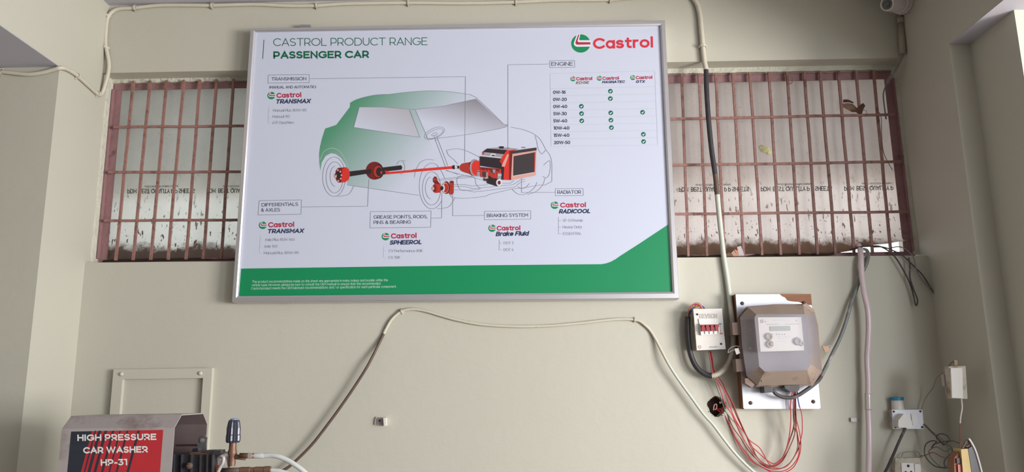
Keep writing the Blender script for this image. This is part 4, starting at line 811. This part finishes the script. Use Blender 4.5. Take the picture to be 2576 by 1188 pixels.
def seal(label, wpts, tpts, Y):
    s_ = thing('wire_seal', label, 'seal', P(*tpts[3], Y)); prism('tag', tpts, Y-.004, Y, 'tan' if tpts[0][0] > 2000 else 'white', s_, bevel=.0005)
    tube('wire', V3(wpts, Y), .0012, 'dull', s_, sides=5)
seal('white tagged wire seal hanging on the left edge of the meter box', Q([(640,528), (600,518), (560,528), (530,552), (520,585), (545,570), (570,560), (600,548)]), Q([(585,545), (625,538), (640,590), (605,605)]), D-.122)
Z8 = lambda pts: zz(pts, 1980, 840, 3.4125)
seal('brown tagged wire seal sticking out at the right edge of the meter box', Z8([(262,95), (275,115), (300,108), (325,116), (350,104), (380,106), (372,125), (350,130)]), Z8([(303,105), (358,108), (360,150), (327,160)]), D-.10)
YT = D-.168
mt_ = thing('electricity_meter', 'white faced electricity meter with a small grey display, seen through the dusty box', 'meter', P(1965, 885, D-.1055))
MF = Q([(818,232), (1250,230), (1280,562), (845,575)]); prism('case', MF, YT, D-.1055, 'cleanwhite', mt_, bevel=.002)
sc_ = prism('display', Q([(937,322), (1140,318), (1143,365), (940,370)]), YT-.002, YT, 'lcd', mt_, bevel=.0005)
for q, r_, m_ in (((925,425), .0145, 'dirtywhite'), ((935,500), .0145, 'dirtywhite'), ((1210,472), .015, 'graphite'), ((1250,492), .010, 'dirtywhite')):
    p = P(*Q([q])[0], YT); kb = lathe('seal_button', p, (0, -1, 0), [(0, r_), (.006, r_), (.009, r_*.85), (.009, r_*.55), (.006, r_*.5)], m_, mt_, sides=8)
    if q == (935, 500): lathe('optical_port', p+Vector((0, -.0062, 0)), (0, -1, 0), [(0, r_*.5), (.003, r_*.48), (.0035, r_*.2)], 'lens', kb, sides=8)
pr = Print(YT-.0005)
for x in (965, 1003, 1031, 1058, 1085): pr.disc(*Q([(x, 402)])[0], 1.5, 1.5, 'graphite', 1)
for a, b in (((905,302), (1025,301)), ((1090,301), (1230,298)), ((970,262), (1135,262)), ((1015,443), (1115,441)), ((1010,425), (1160,423)), ((1030,470), (1100,469)), ((1195,425), (1222,424))): pr.line(Q([a, b]), 1.6, 'e_light' if a[1] in (262, 425, 470, 443) else 'silver', 1)
pr.disc(*Q([(858,272)])[0], 4.5, 4.5, 'graphite', 1); pr.disc(*Q([(858,272)])[0], 3.2, 3.2, 'silver', 2); pr.disc(*Q([(895,276)])[0], 1.5, 1.5, 'graphite', 1); pr.disc(*Q([(1201,263)])[0], 1.5, 1.5, 'graphite', 1)
pr.done('face_print', mt_)
# ------------------------------------------------------------------ hole in the wall, and the wires that hang in a loop from the meter
hl = thing('conduit_hole', 'dark round hole broken in the wall below the breaker box, a wire end poking out', 'hole', (hole_c.x, D+.06, hole_c.z-HR))
lathe('pipe_end', (hole_c.x, D+.055, hole_c.z), (0, -1, 0), [(0, .042), (.045, .042), (.045, .0405), (.004, .0405)], 'hole', hl, 24)
pr_ = bmesh.new()
for i in range(24):
    a0 = 2*math.pi*i/24; rr = HR*(1.02+random.uniform(-.10, .06)); c = Vector((hole_c.x+rr*math.cos(a0), D-.001, hole_c.z+rr*1.05*math.sin(a0)))
    bmesh.ops.create_icosphere(pr_, subdivisions=1, radius=random.uniform(.0012, .0032), matrix=Matrix.Translation(c) @ Matrix.Diagonal((1, .5, 1, 1)))
fin(pr_, 'broken_edge', 'leaf', hl)
z7 = lambda pts: zz(pts, 1740, 960, 5.21)
for pts_ in ([(285,380), (290,330), (300,305), (325,300), (325,350), (300,370)], [(365,265), (370,285), (385,280), (380,262)]):
    tube('wire_end', V3(z7(pts_), D-.004), .0022, 'pinkwire', hl, sides=6)
WR = 'thin red house wire hanging in a loop from under the meter'
GR1, GR2 = 'red wires looping from meter to breaker box', 'wires looping from meter to the wall hole'
def hw(pts, m_, label, group=None, y0=D-.04, y1=D-.10, r_=.0019):
    n = len(pts); q = z7(pts); ps = []
    for i, (x, y) in enumerate(q):
        t = i/(n-1); Y = y0+(D-.035-y0)*min(1, t*2.2) if t < .45 else D-.035+(y1-D+.035)*((t-.45)/.55)**1.5
        ps.append(P(x, y, Y))
    cable('house_wire', ps, r_, m_, label, 'wire', group, sides=6, n=5)
up = lambda x: [(x, 150), (x-2, 95)]
LA = 'red wire hanging in the loop between the breaker box and the meter'
T0 = lambda dx: [(228+dx, -395), (250+dx, -280), (268+dx*1.2, -140)]
hw(T0(20)+[(390,0), (450,130), (520,270), (580,430), (640,560), (710,700), (770,780), (880,860), (940,950), (1000,1060), (1050,1105), (1150,1060), (1235,900), (1285,760), (1335,600), (1350,400), (1345,250)]+up(1350), 'redwire', LA, GR1)
hw(T0(8)+[(355,0), (430,130), (490,290), (545,440), (620,580), (700,690), (790,850), (860,920), (960,1010), (1050,1073), (1110,1070), (1200,980), (1250,850), (1285,680), (1300,500), (1297,300)]+up(1318), 'redwire', LA, GR1, y0=D-.045)
hw(T0(0)+[(330,0), (385,140), (440,300), (520,420), (590,570), (650,700), (745,860), (850,1020), (960,1105), (1040,1125), (1150,1080), (1240,950), (1300,830), (1352,680), (1335,480), (1332,300)]+up(1335), 'redwire', LA, GR1, y0=D-.05)
hw(T0(28)+[(405,20), (470,150), (545,300), (600,440), (660,580), (715,700), (800,870), (840,960), (900,1040), (980,1100), (1090,1110), (1200,1030), (1290,850), (1340,720), (1372,560), (1365,350)]+up(1362), 'dredwire', LA, GR1, y0=D-.052)
hw(T0(-8)+[(308,0), (345,120), (392,240), (432,370), (510,480), (580,560), (640,690), (750,860), (850,990), (950,1080), (1050,1120), (1160,1070), (1230,930), (1280,790), (1330,650), (1345,560), (1340,300)]+up(1345), 'greenwire', 'dark grey green wire hanging among the red ones from the breaker box', None, y0=D-.056, r_=.0016)
LB = 'red wire running from the wall hole in a low loop up to the meter'
HS = D+.02
hw([(320,350), (345,362), (385,372), (430,440), (490,560), (560,720), (640,870), (730,990), (820,1070), (920,1120), (1030,1170), (1180,1180), (1300,1120), (1390,1000), (1410,860), (1390,700), (1360,560), (1355,400), (1360,230)]+up(1362), 'redwire', LB, GR2, y0=HS)
hw([(310,370), (345,378), (420,450), (500,580), (590,760), (700,920), (820,1060), (950,1140), (1060,1195), (1200,1200), (1330,1130), (1405,990), (1430,850), (1420,700), (1375,500), (1352,350)]+up(1348), 'redwire', LB, GR2, y0=HS)
hw([(365,350), (385,358), (420,368), (470,430), (540,600), (640,740), (740,900), (850,1020), (950,1110), (1080,1150), (1200,1130), (1310,1040), (1385,880), (1385,720), (1370,600), (1358,400), (1345,260)]+up(1338), 'dredwire', 'dark brownish wire running from the wall hole in a low loop up to the meter', None, y0=HS)
hw([(385,345), (410,352), (440,370), (520,430), (600,560), (700,680), (760,830), (830,950), (900,1040), (1000,1100), (1130,1140), (1250,1110), (1350,980), (1400,880), (1425,780), (1450,650), (1445,450), (1415,330), (1395,230)]+up(1380), 'redwire', LB, GR2, y0=HS)
cable('house_wire', V3(z7([(1385,90), (1385,180), (1398,260), (1415,340)]), D-.095), .0024, 'bluewire', 'short dark blue wire beside the red ones just under the meter', 'wire')
# ------------------------------------------------------------------ painted frame on the lower left wall
S3 = lambda pts: zz(pts, 0, 880, 3.22); YFR = D-.022
fo = [(282.5,930), (529.5,929.5), (515,1300), (257,1300)]; fi = [(306,954.5), (507,954), (494,1275), (283,1275)]
fr = thing('wall_frame', 'painted over rectangular frame with domed screws on the wall behind the car washer', 'frame', P(390, 1300, D))
fo3 = [P(*q, YFR) for q in fo]; xl_, xr_ = sum(fo3[i].x for i in (0, 3))/2, sum(fo3[i].x for i in (1, 2))/2
for i in (0, 3): fo3[i].x = xl_
for i in (1, 2): fo3[i].x = xr_
fi3 = [P(*q, YFR) for q in fi]; il, ir = (fi3[0].x+fi3[3].x)/2, (fi3[1].x+fi3[2].x)/2; it, ib = fi3[0].z, fi3[2].z; ot, ob = fo3[0].z, fo3[2].z
M['wall2'] = mat('frame_wall_paint', tuple(c*1.03 for c in WALLC), .4, var=.04, vscale=6, bump=.05)
fn = bmesh.new(); abox(fn, xl_, xr_, YFR, D, it, ot); abox(fn, xl_, xr_, YFR, D, ob, ib); abox(fn, xl_, il, YFR, D, ib, it); abox(fn, ir, xr_, YFR, D, ib, it)
fin(fn, 'border', 'wall2', fr); box('inner_panel', il, ir, D-.003, D, ib, it, 'wall', fr)
for q in ((305.5,941.5), (504,939.5)): p = P(*q, YFR); lathe('screw', p, (0, -1, 0), [(0, .0085), (.003, .008), (.006, .0055), (.0075, .002)], 'wall2', fr, sides=16)
# small things screwed to the wall
Z6 = lambda pts: zz(pts, 680, 740, 2.43)
bk = thing('wall_bracket', 'small bent metal bracket sticking out of the bare wall under the sign', 'bracket', P(955, 1072, D))
prism('plate', Z6([(643,752), (690,757), (690,800), (648,798)]), D-.0015, D, 'dull', bk); prism('tab', Z6([(690,758), (706,757), (708,806), (694,808)]), D-.03, D-.001, 'white', bk, bevel=.0006)
tube('hook', V3(Z6([(648,752), (641,770), (638,800)]), D-.004), .0022, 'dull', bk, sides=6); p = P(*Z6([(668,775)])[0], D-.0015); lathe('screw', p, (0, -1, 0), [(0, .004), (.004, .003)], 'screw', bk, sides=8)
sd_ = thing('cable_saddle', 'small empty metal saddle clip on the wall just left of the pink hose', 'clip', P(2155, 1062, D))
prism('saddle', Z8([(548,722), (593,724), (595,757), (552,756)]), D-.012, D-.0001, 'dull', sd_, bevel=.002); prism('tab', Z8([(593,724), (645,724), (646,755), (595,757)]), D-.0015, D, 'wall2', sd_)
p = P(*Z8([(620,739)])[0], D-.0015); lathe('screw', p, (0, -1, 0), [(0, .0042), (.002, .0042), (.003, .002)], 'steel', sd_, sides=10)
# ------------------------------------------------------------------ sockets at the lower right
K = lambda pts: zz(pts, 2080, 860, 3.621)
YS = D-.045
sk = thing('socket_box', 'white socket box with one switch and a plug in it, lower right wall', 'socket', P(2285, 1080, D))
prism('back_box', K([(600,622), (868,622), (882,793), (612,793)]), YS+.008, D, 'dirtywhite', sk, bevel=.001); prism('face_plate', K([(595,620), (870,620), (886,795), (608,796)]), YS, YS+.008, 'lam', sk, bevel=.0015)
for q in ((609,637), (851,635), (624,781), (867,779)): screw(*K([q])[0], YS, .0042, sk)
prism('switch', K([(769,657), (815,657), (830,756), (783,758)]), YS-.005, YS, 'cleanwhite', sk, bevel=.0015)
pg = thing('plug', 'white three pin plug pushed into the socket box, with a black lead', 'plug', P(2275, 1078, YS))
prism('plug_body', K([(652,718), (700,657), (738,682), (775,722), (779,775), (768,784), (660,784), (650,770)]), YS-.042, YS-.0005, 'white', pg, bevel=.004)
tube('lead', V3(K([(712,782), (710,800), (690,840), (655,915), (610,1020), (560,1130), (530,1190), (500,1250)]), D-.055), .0052, 'dustblack', pg, sides=8)
cp_ = thing('bottle_cap', 'small white bottle top with a blue rim standing on the socket box', 'bottle', P(2259, 1031, D-.024))
pc = P(2259, 1030.5, D-.024); lathe('body', pc, (0, 0, 1), [(0, .0235), (.010, .0222), (.030, .0218), (.0345, .0222)], 'white', cp_, 24); lathe('rim', pc+Vector((0, 0, .0346)), (0, 0, 1), [(0, .0245), (.012, .0245), (.0125, .022), (.004, .021)], 'blue', cp_, 24)
YS2 = D-.03
s2 = thing('switch_board', 'white round-holed socket and switch board at the very bottom of the right wall', 'socket', P(2290, 1290, D))
prism('frame', K([(625,1060), (892,1058), (905,1188), (918,1500), (622,1500), (618,1188)]), YS2, D, 'dirtywhite', s2, bevel=.004)
so = prism('socket', K([(678,1105), (792,1107), (798,1188), (800,1290), (690,1290)]), YS2-.004, YS2, 'cleanwhite', s2, bevel=.001)
for q, r_ in (((741,1132), .0052), ((718,1188), .004), ((768,1186), .004)):
    p = P(*K([q])[0], YS2-.004); lathe('pin_hole', p, (0, -1, 0), [(0, r_), (.0012, r_), (.0014, r_*.7), (.0002, r_*.6)], 'screw', so, sides=12)
prism('switch', K([(800,1115), (852,1115), (860,1188), (866,1290), (808,1290)]), YS2-.006, YS2, 'cleanwhite', s2, bevel=.0015)
# broken box on the side wall
sb = thing('broken_switch_box', 'broken dusty white plastic box high on the right side wall above the sockets', 'switch box', (XR, 2.89, P(2410, 1003, 2.87).z))
prism('cover', K([(1130,240), (1235,238), (1242,517), (1142,512)]), 2.866, 2.874, 'white', sb, bevel=.001); prism('back_box', K([(1112,225), (1264,222), (1282,521), (1140,517)]), 2.8745, 2.905, 'dirtywhite', sb, bevel=.001)
prism('broken_side', K([(1076,232), (1128,226), (1130,430), (1080,330)]), 2.93, 2.935, 'tan', sb); prism('broken_side', K([(1080,425), (1136,430), (1140,516), (1113,508)]), 2.90, 2.906, 'dirtywhite', sb)
prism('terminal', K([(1062,300), (1125,302), (1128,415), (1075,405)]), 2.907, 2.925, 'dull', sb, bevel=.002)
prism('hook', K([(1160,165), (1192,172), (1188,217), (1165,214)]), 2.88, 2.885, 'tan', sb); tube('top_wire', V3(K([(1115,218), (1135,195), (1160,180), (1180,185)]), 2.885), .003, 'browncab', sb, sides=6)
cable('loose_wire', V3(K([(862,617), (880,560), (905,505), (960,430), (985,370), (1005,325), (1040,292), (1078,270)]), 2.96)[:0] + [P(*q, y) for q, y in zip(K([(862,617), (880,560), (905,505), (960,430), (985,370), (1005,325), (1040,292), (1078,270)]), (D-.02, D-.025, D-.03, D-.06, D-.09, D-.12, D-.16, D-.20))], .0024, 'pvc', 'thin drab wire climbing from the socket box to the broken box', 'wire')
cable('loose_wire', V3(K([(1225,520), (1230,560), (1232,610), (1220,680), (1214,745)]), 2.88), .0026, 'white', 'whitish wire hanging from the underside of the broken box', 'wire')
cable('loose_wire', V3(K([(1214,745), (1212,800), (1211,860), (1213,930), (1190,985), (1150,1040), (1060,1055), (970,1010), (900,1035), (850,1045)]), 2.87)[:0] + [P(*q, y) for q, y in zip(K([(1214,745), (1212,800), (1211,860), (1213,930), (1190,985), (1150,1040), (1060,1055), (970,1010), (900,1035), (850,1045)]), (2.88, 2.88, 2.87, 2.85, 2.86, 2.9, 2.97, 3.04, 3.09, 3.12))], .0016, 'dredwire', 'thin red wire hanging below the broken box and running into the tangle', 'wire')
tg = [(885,752), (930,800), (985,855), (1030,895), (1060,940), (1090,925), (1120,900), (1100,860), (1050,840), (1010,850), (1000,880), (1050,925), (1120,950), (1145,1000), (1100,1050), (1070,1090), (1080,1140), (1150,1160), (1110,1150), (1000,1140), (930,1090), (890,1020), (900,940), (950,905), (1000,910), (970,940), (955,970), (990,930), (1080,910), (1150,905), (1205,925)]
cable('tangled_wire', [P(*q, D-.05-.12*(q[0]-K([(885, 0)])[0][0])/90) for q in K(tg)], .0021, 'dustblack', 'tangle of thin black wire looping beside the lower sockets', 'wire')
cable('tangled_wire', [P(*q, D-.045-.13*(q[0]-K([(885, 0)])[0][0])/90) for q in K([(900,760), (960,820), (1040,880), (1100,960), (1105,1100), (1090,1150), (1040,1145), (960,1070), (930,1000), (1000,960), (1080,1000), (1140,960)])], .0016, 'greenwire', 'thin grey green wire looping loosely through the black tangle', 'wire')
cable('tangled_wire', [P(*q, D-.02) for q in K([(680,1045), (700,1015), (760,1000), (830,1005), (845,1030), (870,1040)])], .0018, 'pvc', 'thin drab wire arched over the top of the bottom switch board', 'wire')
yb = thing('yellow_black_unit', 'old yellow and black electrical unit with a curved grey rim at the bottom right corner', 'electrical unit', P(2430, 1260, 2.80))
YU = 2.76; Kb = K
prism('front', Kb([(1222,980), (1284,976), (1316,1188), (1335,1420), (1262,1420), (1240,1188)]), YU, 2.81, 'yellow', yb, bevel=.003); prism('side_panel', Kb([(1160,1062), (1218,984), (1238,1188), (1258,1420), (1170,1420), (1163,1188)]), YU+.012, 2.81, 'wood', yb, bevel=.002)
prism('rear_case', Kb([(1288,977), (1330,945), (1365,1050), (1398,1188), (1430,1420), (1340,1420), (1320,1188)]), YU+.004, 2.81, 'black', yb, bevel=.003)
tube('curved_rim', V3(Kb([(1292,882), (1320,925), (1350,985), (1378,1070), (1400,1150), (1425,1260), (1440,1400)]), YU+.003), .0036, 'camwhite', yb, sides=8)
prism('red_insert', Kb([(1192,1120), (1228,1118), (1236,1240), (1200,1240)]), YU+.006, YU+.011, 'mcbred', yb); prism('dark_insert', Kb([(1182,1062), (1222,1060), (1226,1110), (1186,1112)]), YU+.006, YU+.011, 'screw', yb)
tube('curled_lead', V3(Kb([(1230,975), (1255,940), (1262,915), (1285,900), (1300,925), (1290,950), (1262,955)]), YU+.01), .0035, 'browncab', yb, sides=6)
# ------------------------------------------------------------------ scraps on the sill and in the grille
C5 = lambda pts: zz(pts, 1680, 400, 4.569)
s_ = thing('paper_scrap', 'crumpled tan and orange scrap of packaging on the sill behind the thick cable', 'scrap', P(1848, 645, YW-.05))
prism('card', C5([(725,1085), (772,1040), (802,1058), (818,1116), (745,1118)]), YW-.05, YW-.046, 'tan', s_); prism('orange_print', C5([(765,1046), (796,1052), (804,1085), (785,1080)]), YW-.052, YW-.0505, 'orange', s_)
prism('dark_fold', C5([(668,1095), (700,1078), (735,1085), (752,1118), (672,1120)]), YW-.053, YW-.036, 'leaf', s_, bevel=.002)
s2_ = prism('card_scrap', C5([(795,1012), (842,1000), (880,1112), (818,1114)]), YW-.035, YW-.031, 'dull', None); s2_['label'] = 'grey brown strip of card leaning on a window bar right of the orange scrap'; s2_['category'] = 'scrap'; center(s2_)
C4 = lambda pts: zz(pts, 1980, 140, 4.57)
lf = thing('dry_scrap', 'torn dry brown scrap stuck in the upper right of the window grille', 'scrap', P(2150, 288, YW-.01))
def crumple(name, pts, Y, m_, parent, amp=.006):
    bm = bmesh.new(); v = [bm.verts.new(P(x, y, Y)+Vector((0, random.uniform(-amp, amp), 0))) for x, y in pts]; c = bm.verts.new(sum((q.co for q in v), Vector())/len(v)+Vector((0, -amp, 0)))
    for i in range(len(v)): bm.faces.new((v[i], v[(i+1) % len(v)], c))
    g_ = bmesh.ops.solidify(bm, geom=list(bm.faces), thickness=.001); return fin(bm, name, m_, parent)
crumple('flap', C4([(640,512), (655,508), (700,512), (765,530), (762,552), (700,540), (638,545)]), YW-.006, 'leaf', lf); crumple('film', C4([(640,550), (700,542), (758,552), (800,605), (800,655), (740,650), (690,620), (640,600)]), YW-.004, 'tan', lf)
crumple('fold', C4([(785,600), (828,612), (850,560), (882,538), (900,575), (872,625), (866,672), (800,666)]), YW-.036, 'leaf', lf); tube('stalk', V3(C4([(868,625), (905,632), (915,660), (905,680)]), YW-.036), .001, 'leaf', lf, sides=5)
bm = bmesh.new()
for (x, y, a, b) in ((1925, 377, 13, 9), (1917, 371, 9, 7), (1934, 382, 8, 8)):
    c = P(x, y, YSH-.004); bmesh.ops.create_icosphere(bm, subdivisions=3, radius=1, matrix=Matrix.Translation(c) @ Matrix.Diagonal((a/610, .006, b/610, 1)))
tag(fin(bm, 'foam_blob', 'stainyel', None, smooth=True), 'pale yellow lump of foam stuck on the sheet in the right window', 'foam')
hk = cable('wire_hook', V3(C4([(5,240), (40,235), (62,250), (62,295), (45,322), (15,322), (-5,300)]), YW-.03), .0018, 'bar', 'small rusty wire hook curled round a bar near the top of the right window', 'hook')
cable('loose_wire', V3([(2212,282,YW-.033), (2217,300,YW-.02), (2218,340,YW-.005), (2222,380,YW-.004), (2232,405,YW-.004), (2245,428,YW-.004)]), .0015, 'greycab', 'thin grey wire trailing down the sheet at the right end of the window', 'wire')
# ------------------------------------------------------------------ pressure washer
Wq = lambda pts: zz(pts, 140, 1020, 6.133); Yw0, Yw1, Yw2, Yw3 = 2.455, 2.50, 2.67, 2.71
X0, X1 = P(150, 1135, Yw0).x, P(435, 1131, Yw0).x; zc_ = P(300, 1077.5, Yw0).z; zt_ = P(300, 1045.5, Yw1).z; zb_ = 1.0
ws_ = thing('pressure_washer', 'grey metal car washer with a red and black label, pump and blue knob', 'pressure washer', ((X0+X1)/2, 2.58, zb_))
prof = [(Yw0, zb_), (Yw0, zc_), (Yw1, zt_), (Yw2, zt_), (Yw3, zc_), (Yw3, zb_)]; th_ = .003
inn = [(Yw0+th_, zb_), (Yw0+th_, zc_-.001), (Yw1+.001, zt_-th_), (Yw2-.001, zt_-th_), (Yw3-th_, zc_-.001), (Yw3-th_, zb_)]
bm = bmesh.new(); a = [[bm.verts.new((x, y, z)) for y, z in prof] for x in (X0, X1)]; b = [[bm.verts.new((x, y, z)) for y, z in inn] for x in (X0, X1)]
for i in range(5):
    bm.faces.new((a[0][i], a[0][i+1], a[1][i+1], a[1][i])); f = bm.faces.new((b[0][i], b[1][i], b[1][i+1], b[0][i+1])); f.material_index = 1
    bm.faces.new((a[1][i], a[1][i+1], b[1][i+1], b[1][i])); bm.faces.new((a[0][i], b[0][i], b[0][i+1], a[0][i+1]))
M['inner'] = mat('inner_brown_steel', (.22, .17, .165), .5, metal=.3, var=.35, vscale=9)
hood = fin(bm, 'hood', ['dull', 'inner'], ws_)
bm = bmesh.new(); va = [bm.verts.new((X0+.004, y, z)) for y, z in inn]; vb = [bm.verts.new((X0+.007, y, z)) for y, z in inn]; bm.faces.new(va); bm.faces.new(vb[::-1])
for i in range(6): bm.faces.new((va[i], va[(i+1) % 6], vb[(i+1) % 6], vb[i]))
fin(bm, 'end_plate', 'inner', ws_)
pr = Print(Yw0, .0003)
pr.poly(Wq([(240,407), (1660,380), (1610,1030), (1560,1700), (120,1700), (180,1030)]), 'stickred', 1)
def st(x0, x1, e=0): f = lambda x, y: (x-(y-600)*.266, y); return Wq([f(x0, 395+e), f(x1, 393+e), f(x1, 1600), f(x0, 1600)])
pr.poly(Wq([(240,407), (562,400), (390,1030), (250,1600), (128,1600), (180,1030)]), 'stickblack', 2)
for x0, x1 in ((548,570), (605,650), (700,740), (815,850), (930,952), (1040,1068), (1208,1245)): pr.poly(st(x0, x1), 'stickblack', 2)
for t, a, b in (('HIGH PRESSURE', (335,552), (1555,536)), ('CAR WASHER', (425,746), (1420,729)), ('HP-31', (695,934), (1105,926))): pr.text(t, *Wq([a])[0], *Wq([b])[0], 16.2, 'cleanwhite', bold=.034, lay=3)
pr.done('label_sticker', hood)
V = lambda pts: zz(pts, 420, 1030, 6.44)
pm = prism('pump', V([(95,742), (752,742), (752,1018), (745,1500), (60,1500), (75,1018)]), 2.50, 2.64, 'black', ws_, bevel=.003); 
for x in (95, 225, 385, 530, 640, 725): prism('fin', V([(x,735), (x+18,735), (x+10,1018), (x-4,1500), (x-22,1500), (x-8,1018)]), 2.488, 2.50, 'black', pm)
p = P(*V([(370,915)])[0], 2.485); lathe('oil_plug', p, (0, -1, 0), [(0, .010), (.005, .010), (.007, .006), (.012, .005), (.013, .002)], 'browncab', pm, 12)
prism('pump_head', V([(370,700), (690,685), (690,740), (370,742)]), 2.52, 2.62, 'brass', ws_, bevel=.002)
for pts in ([(610,668), (725,665), (730,705), (612,708)], [(748,668), (865,665), (872,728), (750,732)]): prism('bolt_cap', V(pts), 2.51, 2.55, 'black', ws_, bevel=.003)
prism('inner_rail', V([(135,575), (490,570), (490,600), (135,602)]), 2.60, 2.62, 'screw', ws_)
bkt = prism('bracket_plate', V([(540,430), (600,420), (650,460), (640,560), (640,665), (480,668), (480,560), (505,530), (515,460)]), 2.60, 2.604, 'steel', ws_, bevel=.0008)
p = P(*V([(570,505)])[0], 2.60); lathe('nut', p, (0, -1, 0), [(0, .008), (.005, .008), (.006, .004), (.010, .0038)], 'dull', bkt, 6)
prism('blue_fitting', V([(410,640), (500,628), (505,690), (415,705)]), 2.55, 2.58, 'navyplastic', ws_, bevel=.003)
YK = 2.53
kx = P(586, 1114, YK); kt = P(587, 1053, YK); H_ = kt.z-kx.z
bm = bmesh.new(); rings = []
for hz, rr in ((0, .018), (.08, .0205), (.30, .0205), (.34, .0195), (.60, .0195), (.85, .0165), (.93, .0145), (.94, .011)):
    rings.append([bm.verts.new((kx.x+(rr*(1+(.09 if k % 2 else -.04)))*math.cos(2*math.pi*k/28), kx.y+(rr*(1+(.09 if k % 2 else -.04)))*math.sin(2*math.pi*k/28), kx.z+H_*hz)) for k in range(28)])
for i in range(len(rings)-1):
    for k in range(28): bm.faces.new((rings[i][k], rings[i][(k+1) % 28], rings[i+1][(k+1) % 28], rings[i+1][k]))
bm.faces.new(rings[0][::-1]); bm.faces.new(rings[-1]); kn = fin(bm, 'pressure_knob', 'navyplastic', ws_)
lathe('knob_cap', (kx.x, kx.y, kx.z+H_*.94), (0, 0, 1), [(0, .0125), (H_*.04, .012), (H_*.06, .008)], 'lightblue', kn, 20)
a, b, c = P(585, 1114, YK), P(584, 1138, YK), P(583, 1173, YK)
lathe('valve_body', c, (0, 0, 1), [(0, .0105), (.010, .0115), ((b-c).z-.012, .011), ((b-c).z-.006, .014), ((b-c).z+.004, .0135), ((b-c).z+.010, .0115), ((a-c).z, .0115)], 'brass', ws_, 12)
cyl('valve_arm', P(584, 1149, YK), P(618, 1152, YK), .0085, 'brass', ws_, sides=6); cyl('hose_coupling', P(603, 1147, YK-.008), P(640, 1147, YK-.008), .0088, 'leaf' if False else 'pinkcop' if 'pinkcop' in M else 'brass', ws_, sides=6)
lathe('coupling_nut', P(625, 1147, YK-.008), (1, 0, 0), [(0, .0095), (.012, .0095), (.013, .0075), (.018, .0075)], 'dull', ws_, 6)
lathe('hose_ferrule', P(640, 1147, YK-.008), (1, 0, -.02), [(0, .0078), (.004, .0086), (.028, .0086), (.031, .0078)], 'hose', ws_, 16)
tube('outlet_hose', V3([(662,1147,YK-.008), (680,1146,YK-.008), (700,1149,YK-.01), (722,1158,YK-.01), (745,1172,YK-.012), (768,1190,YK-.012), (800,1222,YK-.012), (840,1290,YK-.012)]), .0078, 'hose', ws_, sides=14)
tube('inlet_pipe', V3([(538,1158,YK+.01), (552,1150,YK+.005), (568,1145,YK), (584,1142,YK)]), .0075, 'dull', ws_, sides=10)
tube('curved_pipe', V3([(556,1148,YK-.02), (562,1152,YK-.022), (560,1166,YK-.022), (553,1178,YK-.022), (546,1200,YK-.022), (543,1260,YK-.02)]), .0058, 'dull', ws_, sides=10)
prism('orange_tab', V([(775,905), (838,905), (815,960), (785,990)]), YK-.012, YK-.008, 'orange', ws_); prism('pump_side', V([(752,880), (870,800), (905,1018), (900,1500), (740,1500), (745,1018)]), YK+.005, YK+.05, 'dull', ws_, bevel=.003)
cyl('lower_pipe', P(556, 1185, YK), P(612, 1183, YK), .0085, 'browncab', ws_); lathe('lower_coupling', P(605, 1183, YK), (1, 0, 0), [(0, .0095), (.03, .0095), (.031, .0082), (.045, .0082), (.046, .0098), (.075, .0098), (.076, .011), (.095, .011)], 'brass', ws_, 10)
tube('lower_hose', V3([(680,1183,YK), (705,1186,YK), (735,1197,YK), (760,1220,YK)]), .007, 'hose', ws_, sides=10)
# steel table that carries the washer (its top is just below the frame)
tb = thing('work_table', 'dark steel table carrying the car washer, below the picture edge', 'table', ((X0+X1)/2+.1, 2.6, 0))
box('table_top', X0-.05, X1+.35, 2.38, 2.80, .97, .998, 'dull', tb, bevel=.003)
for x in (X0-.03, X1+.31):
    for y in (2.40, 2.75): box('leg', x-.015, x+.015, y, y+.03, 0, .969, 'dull', tb)
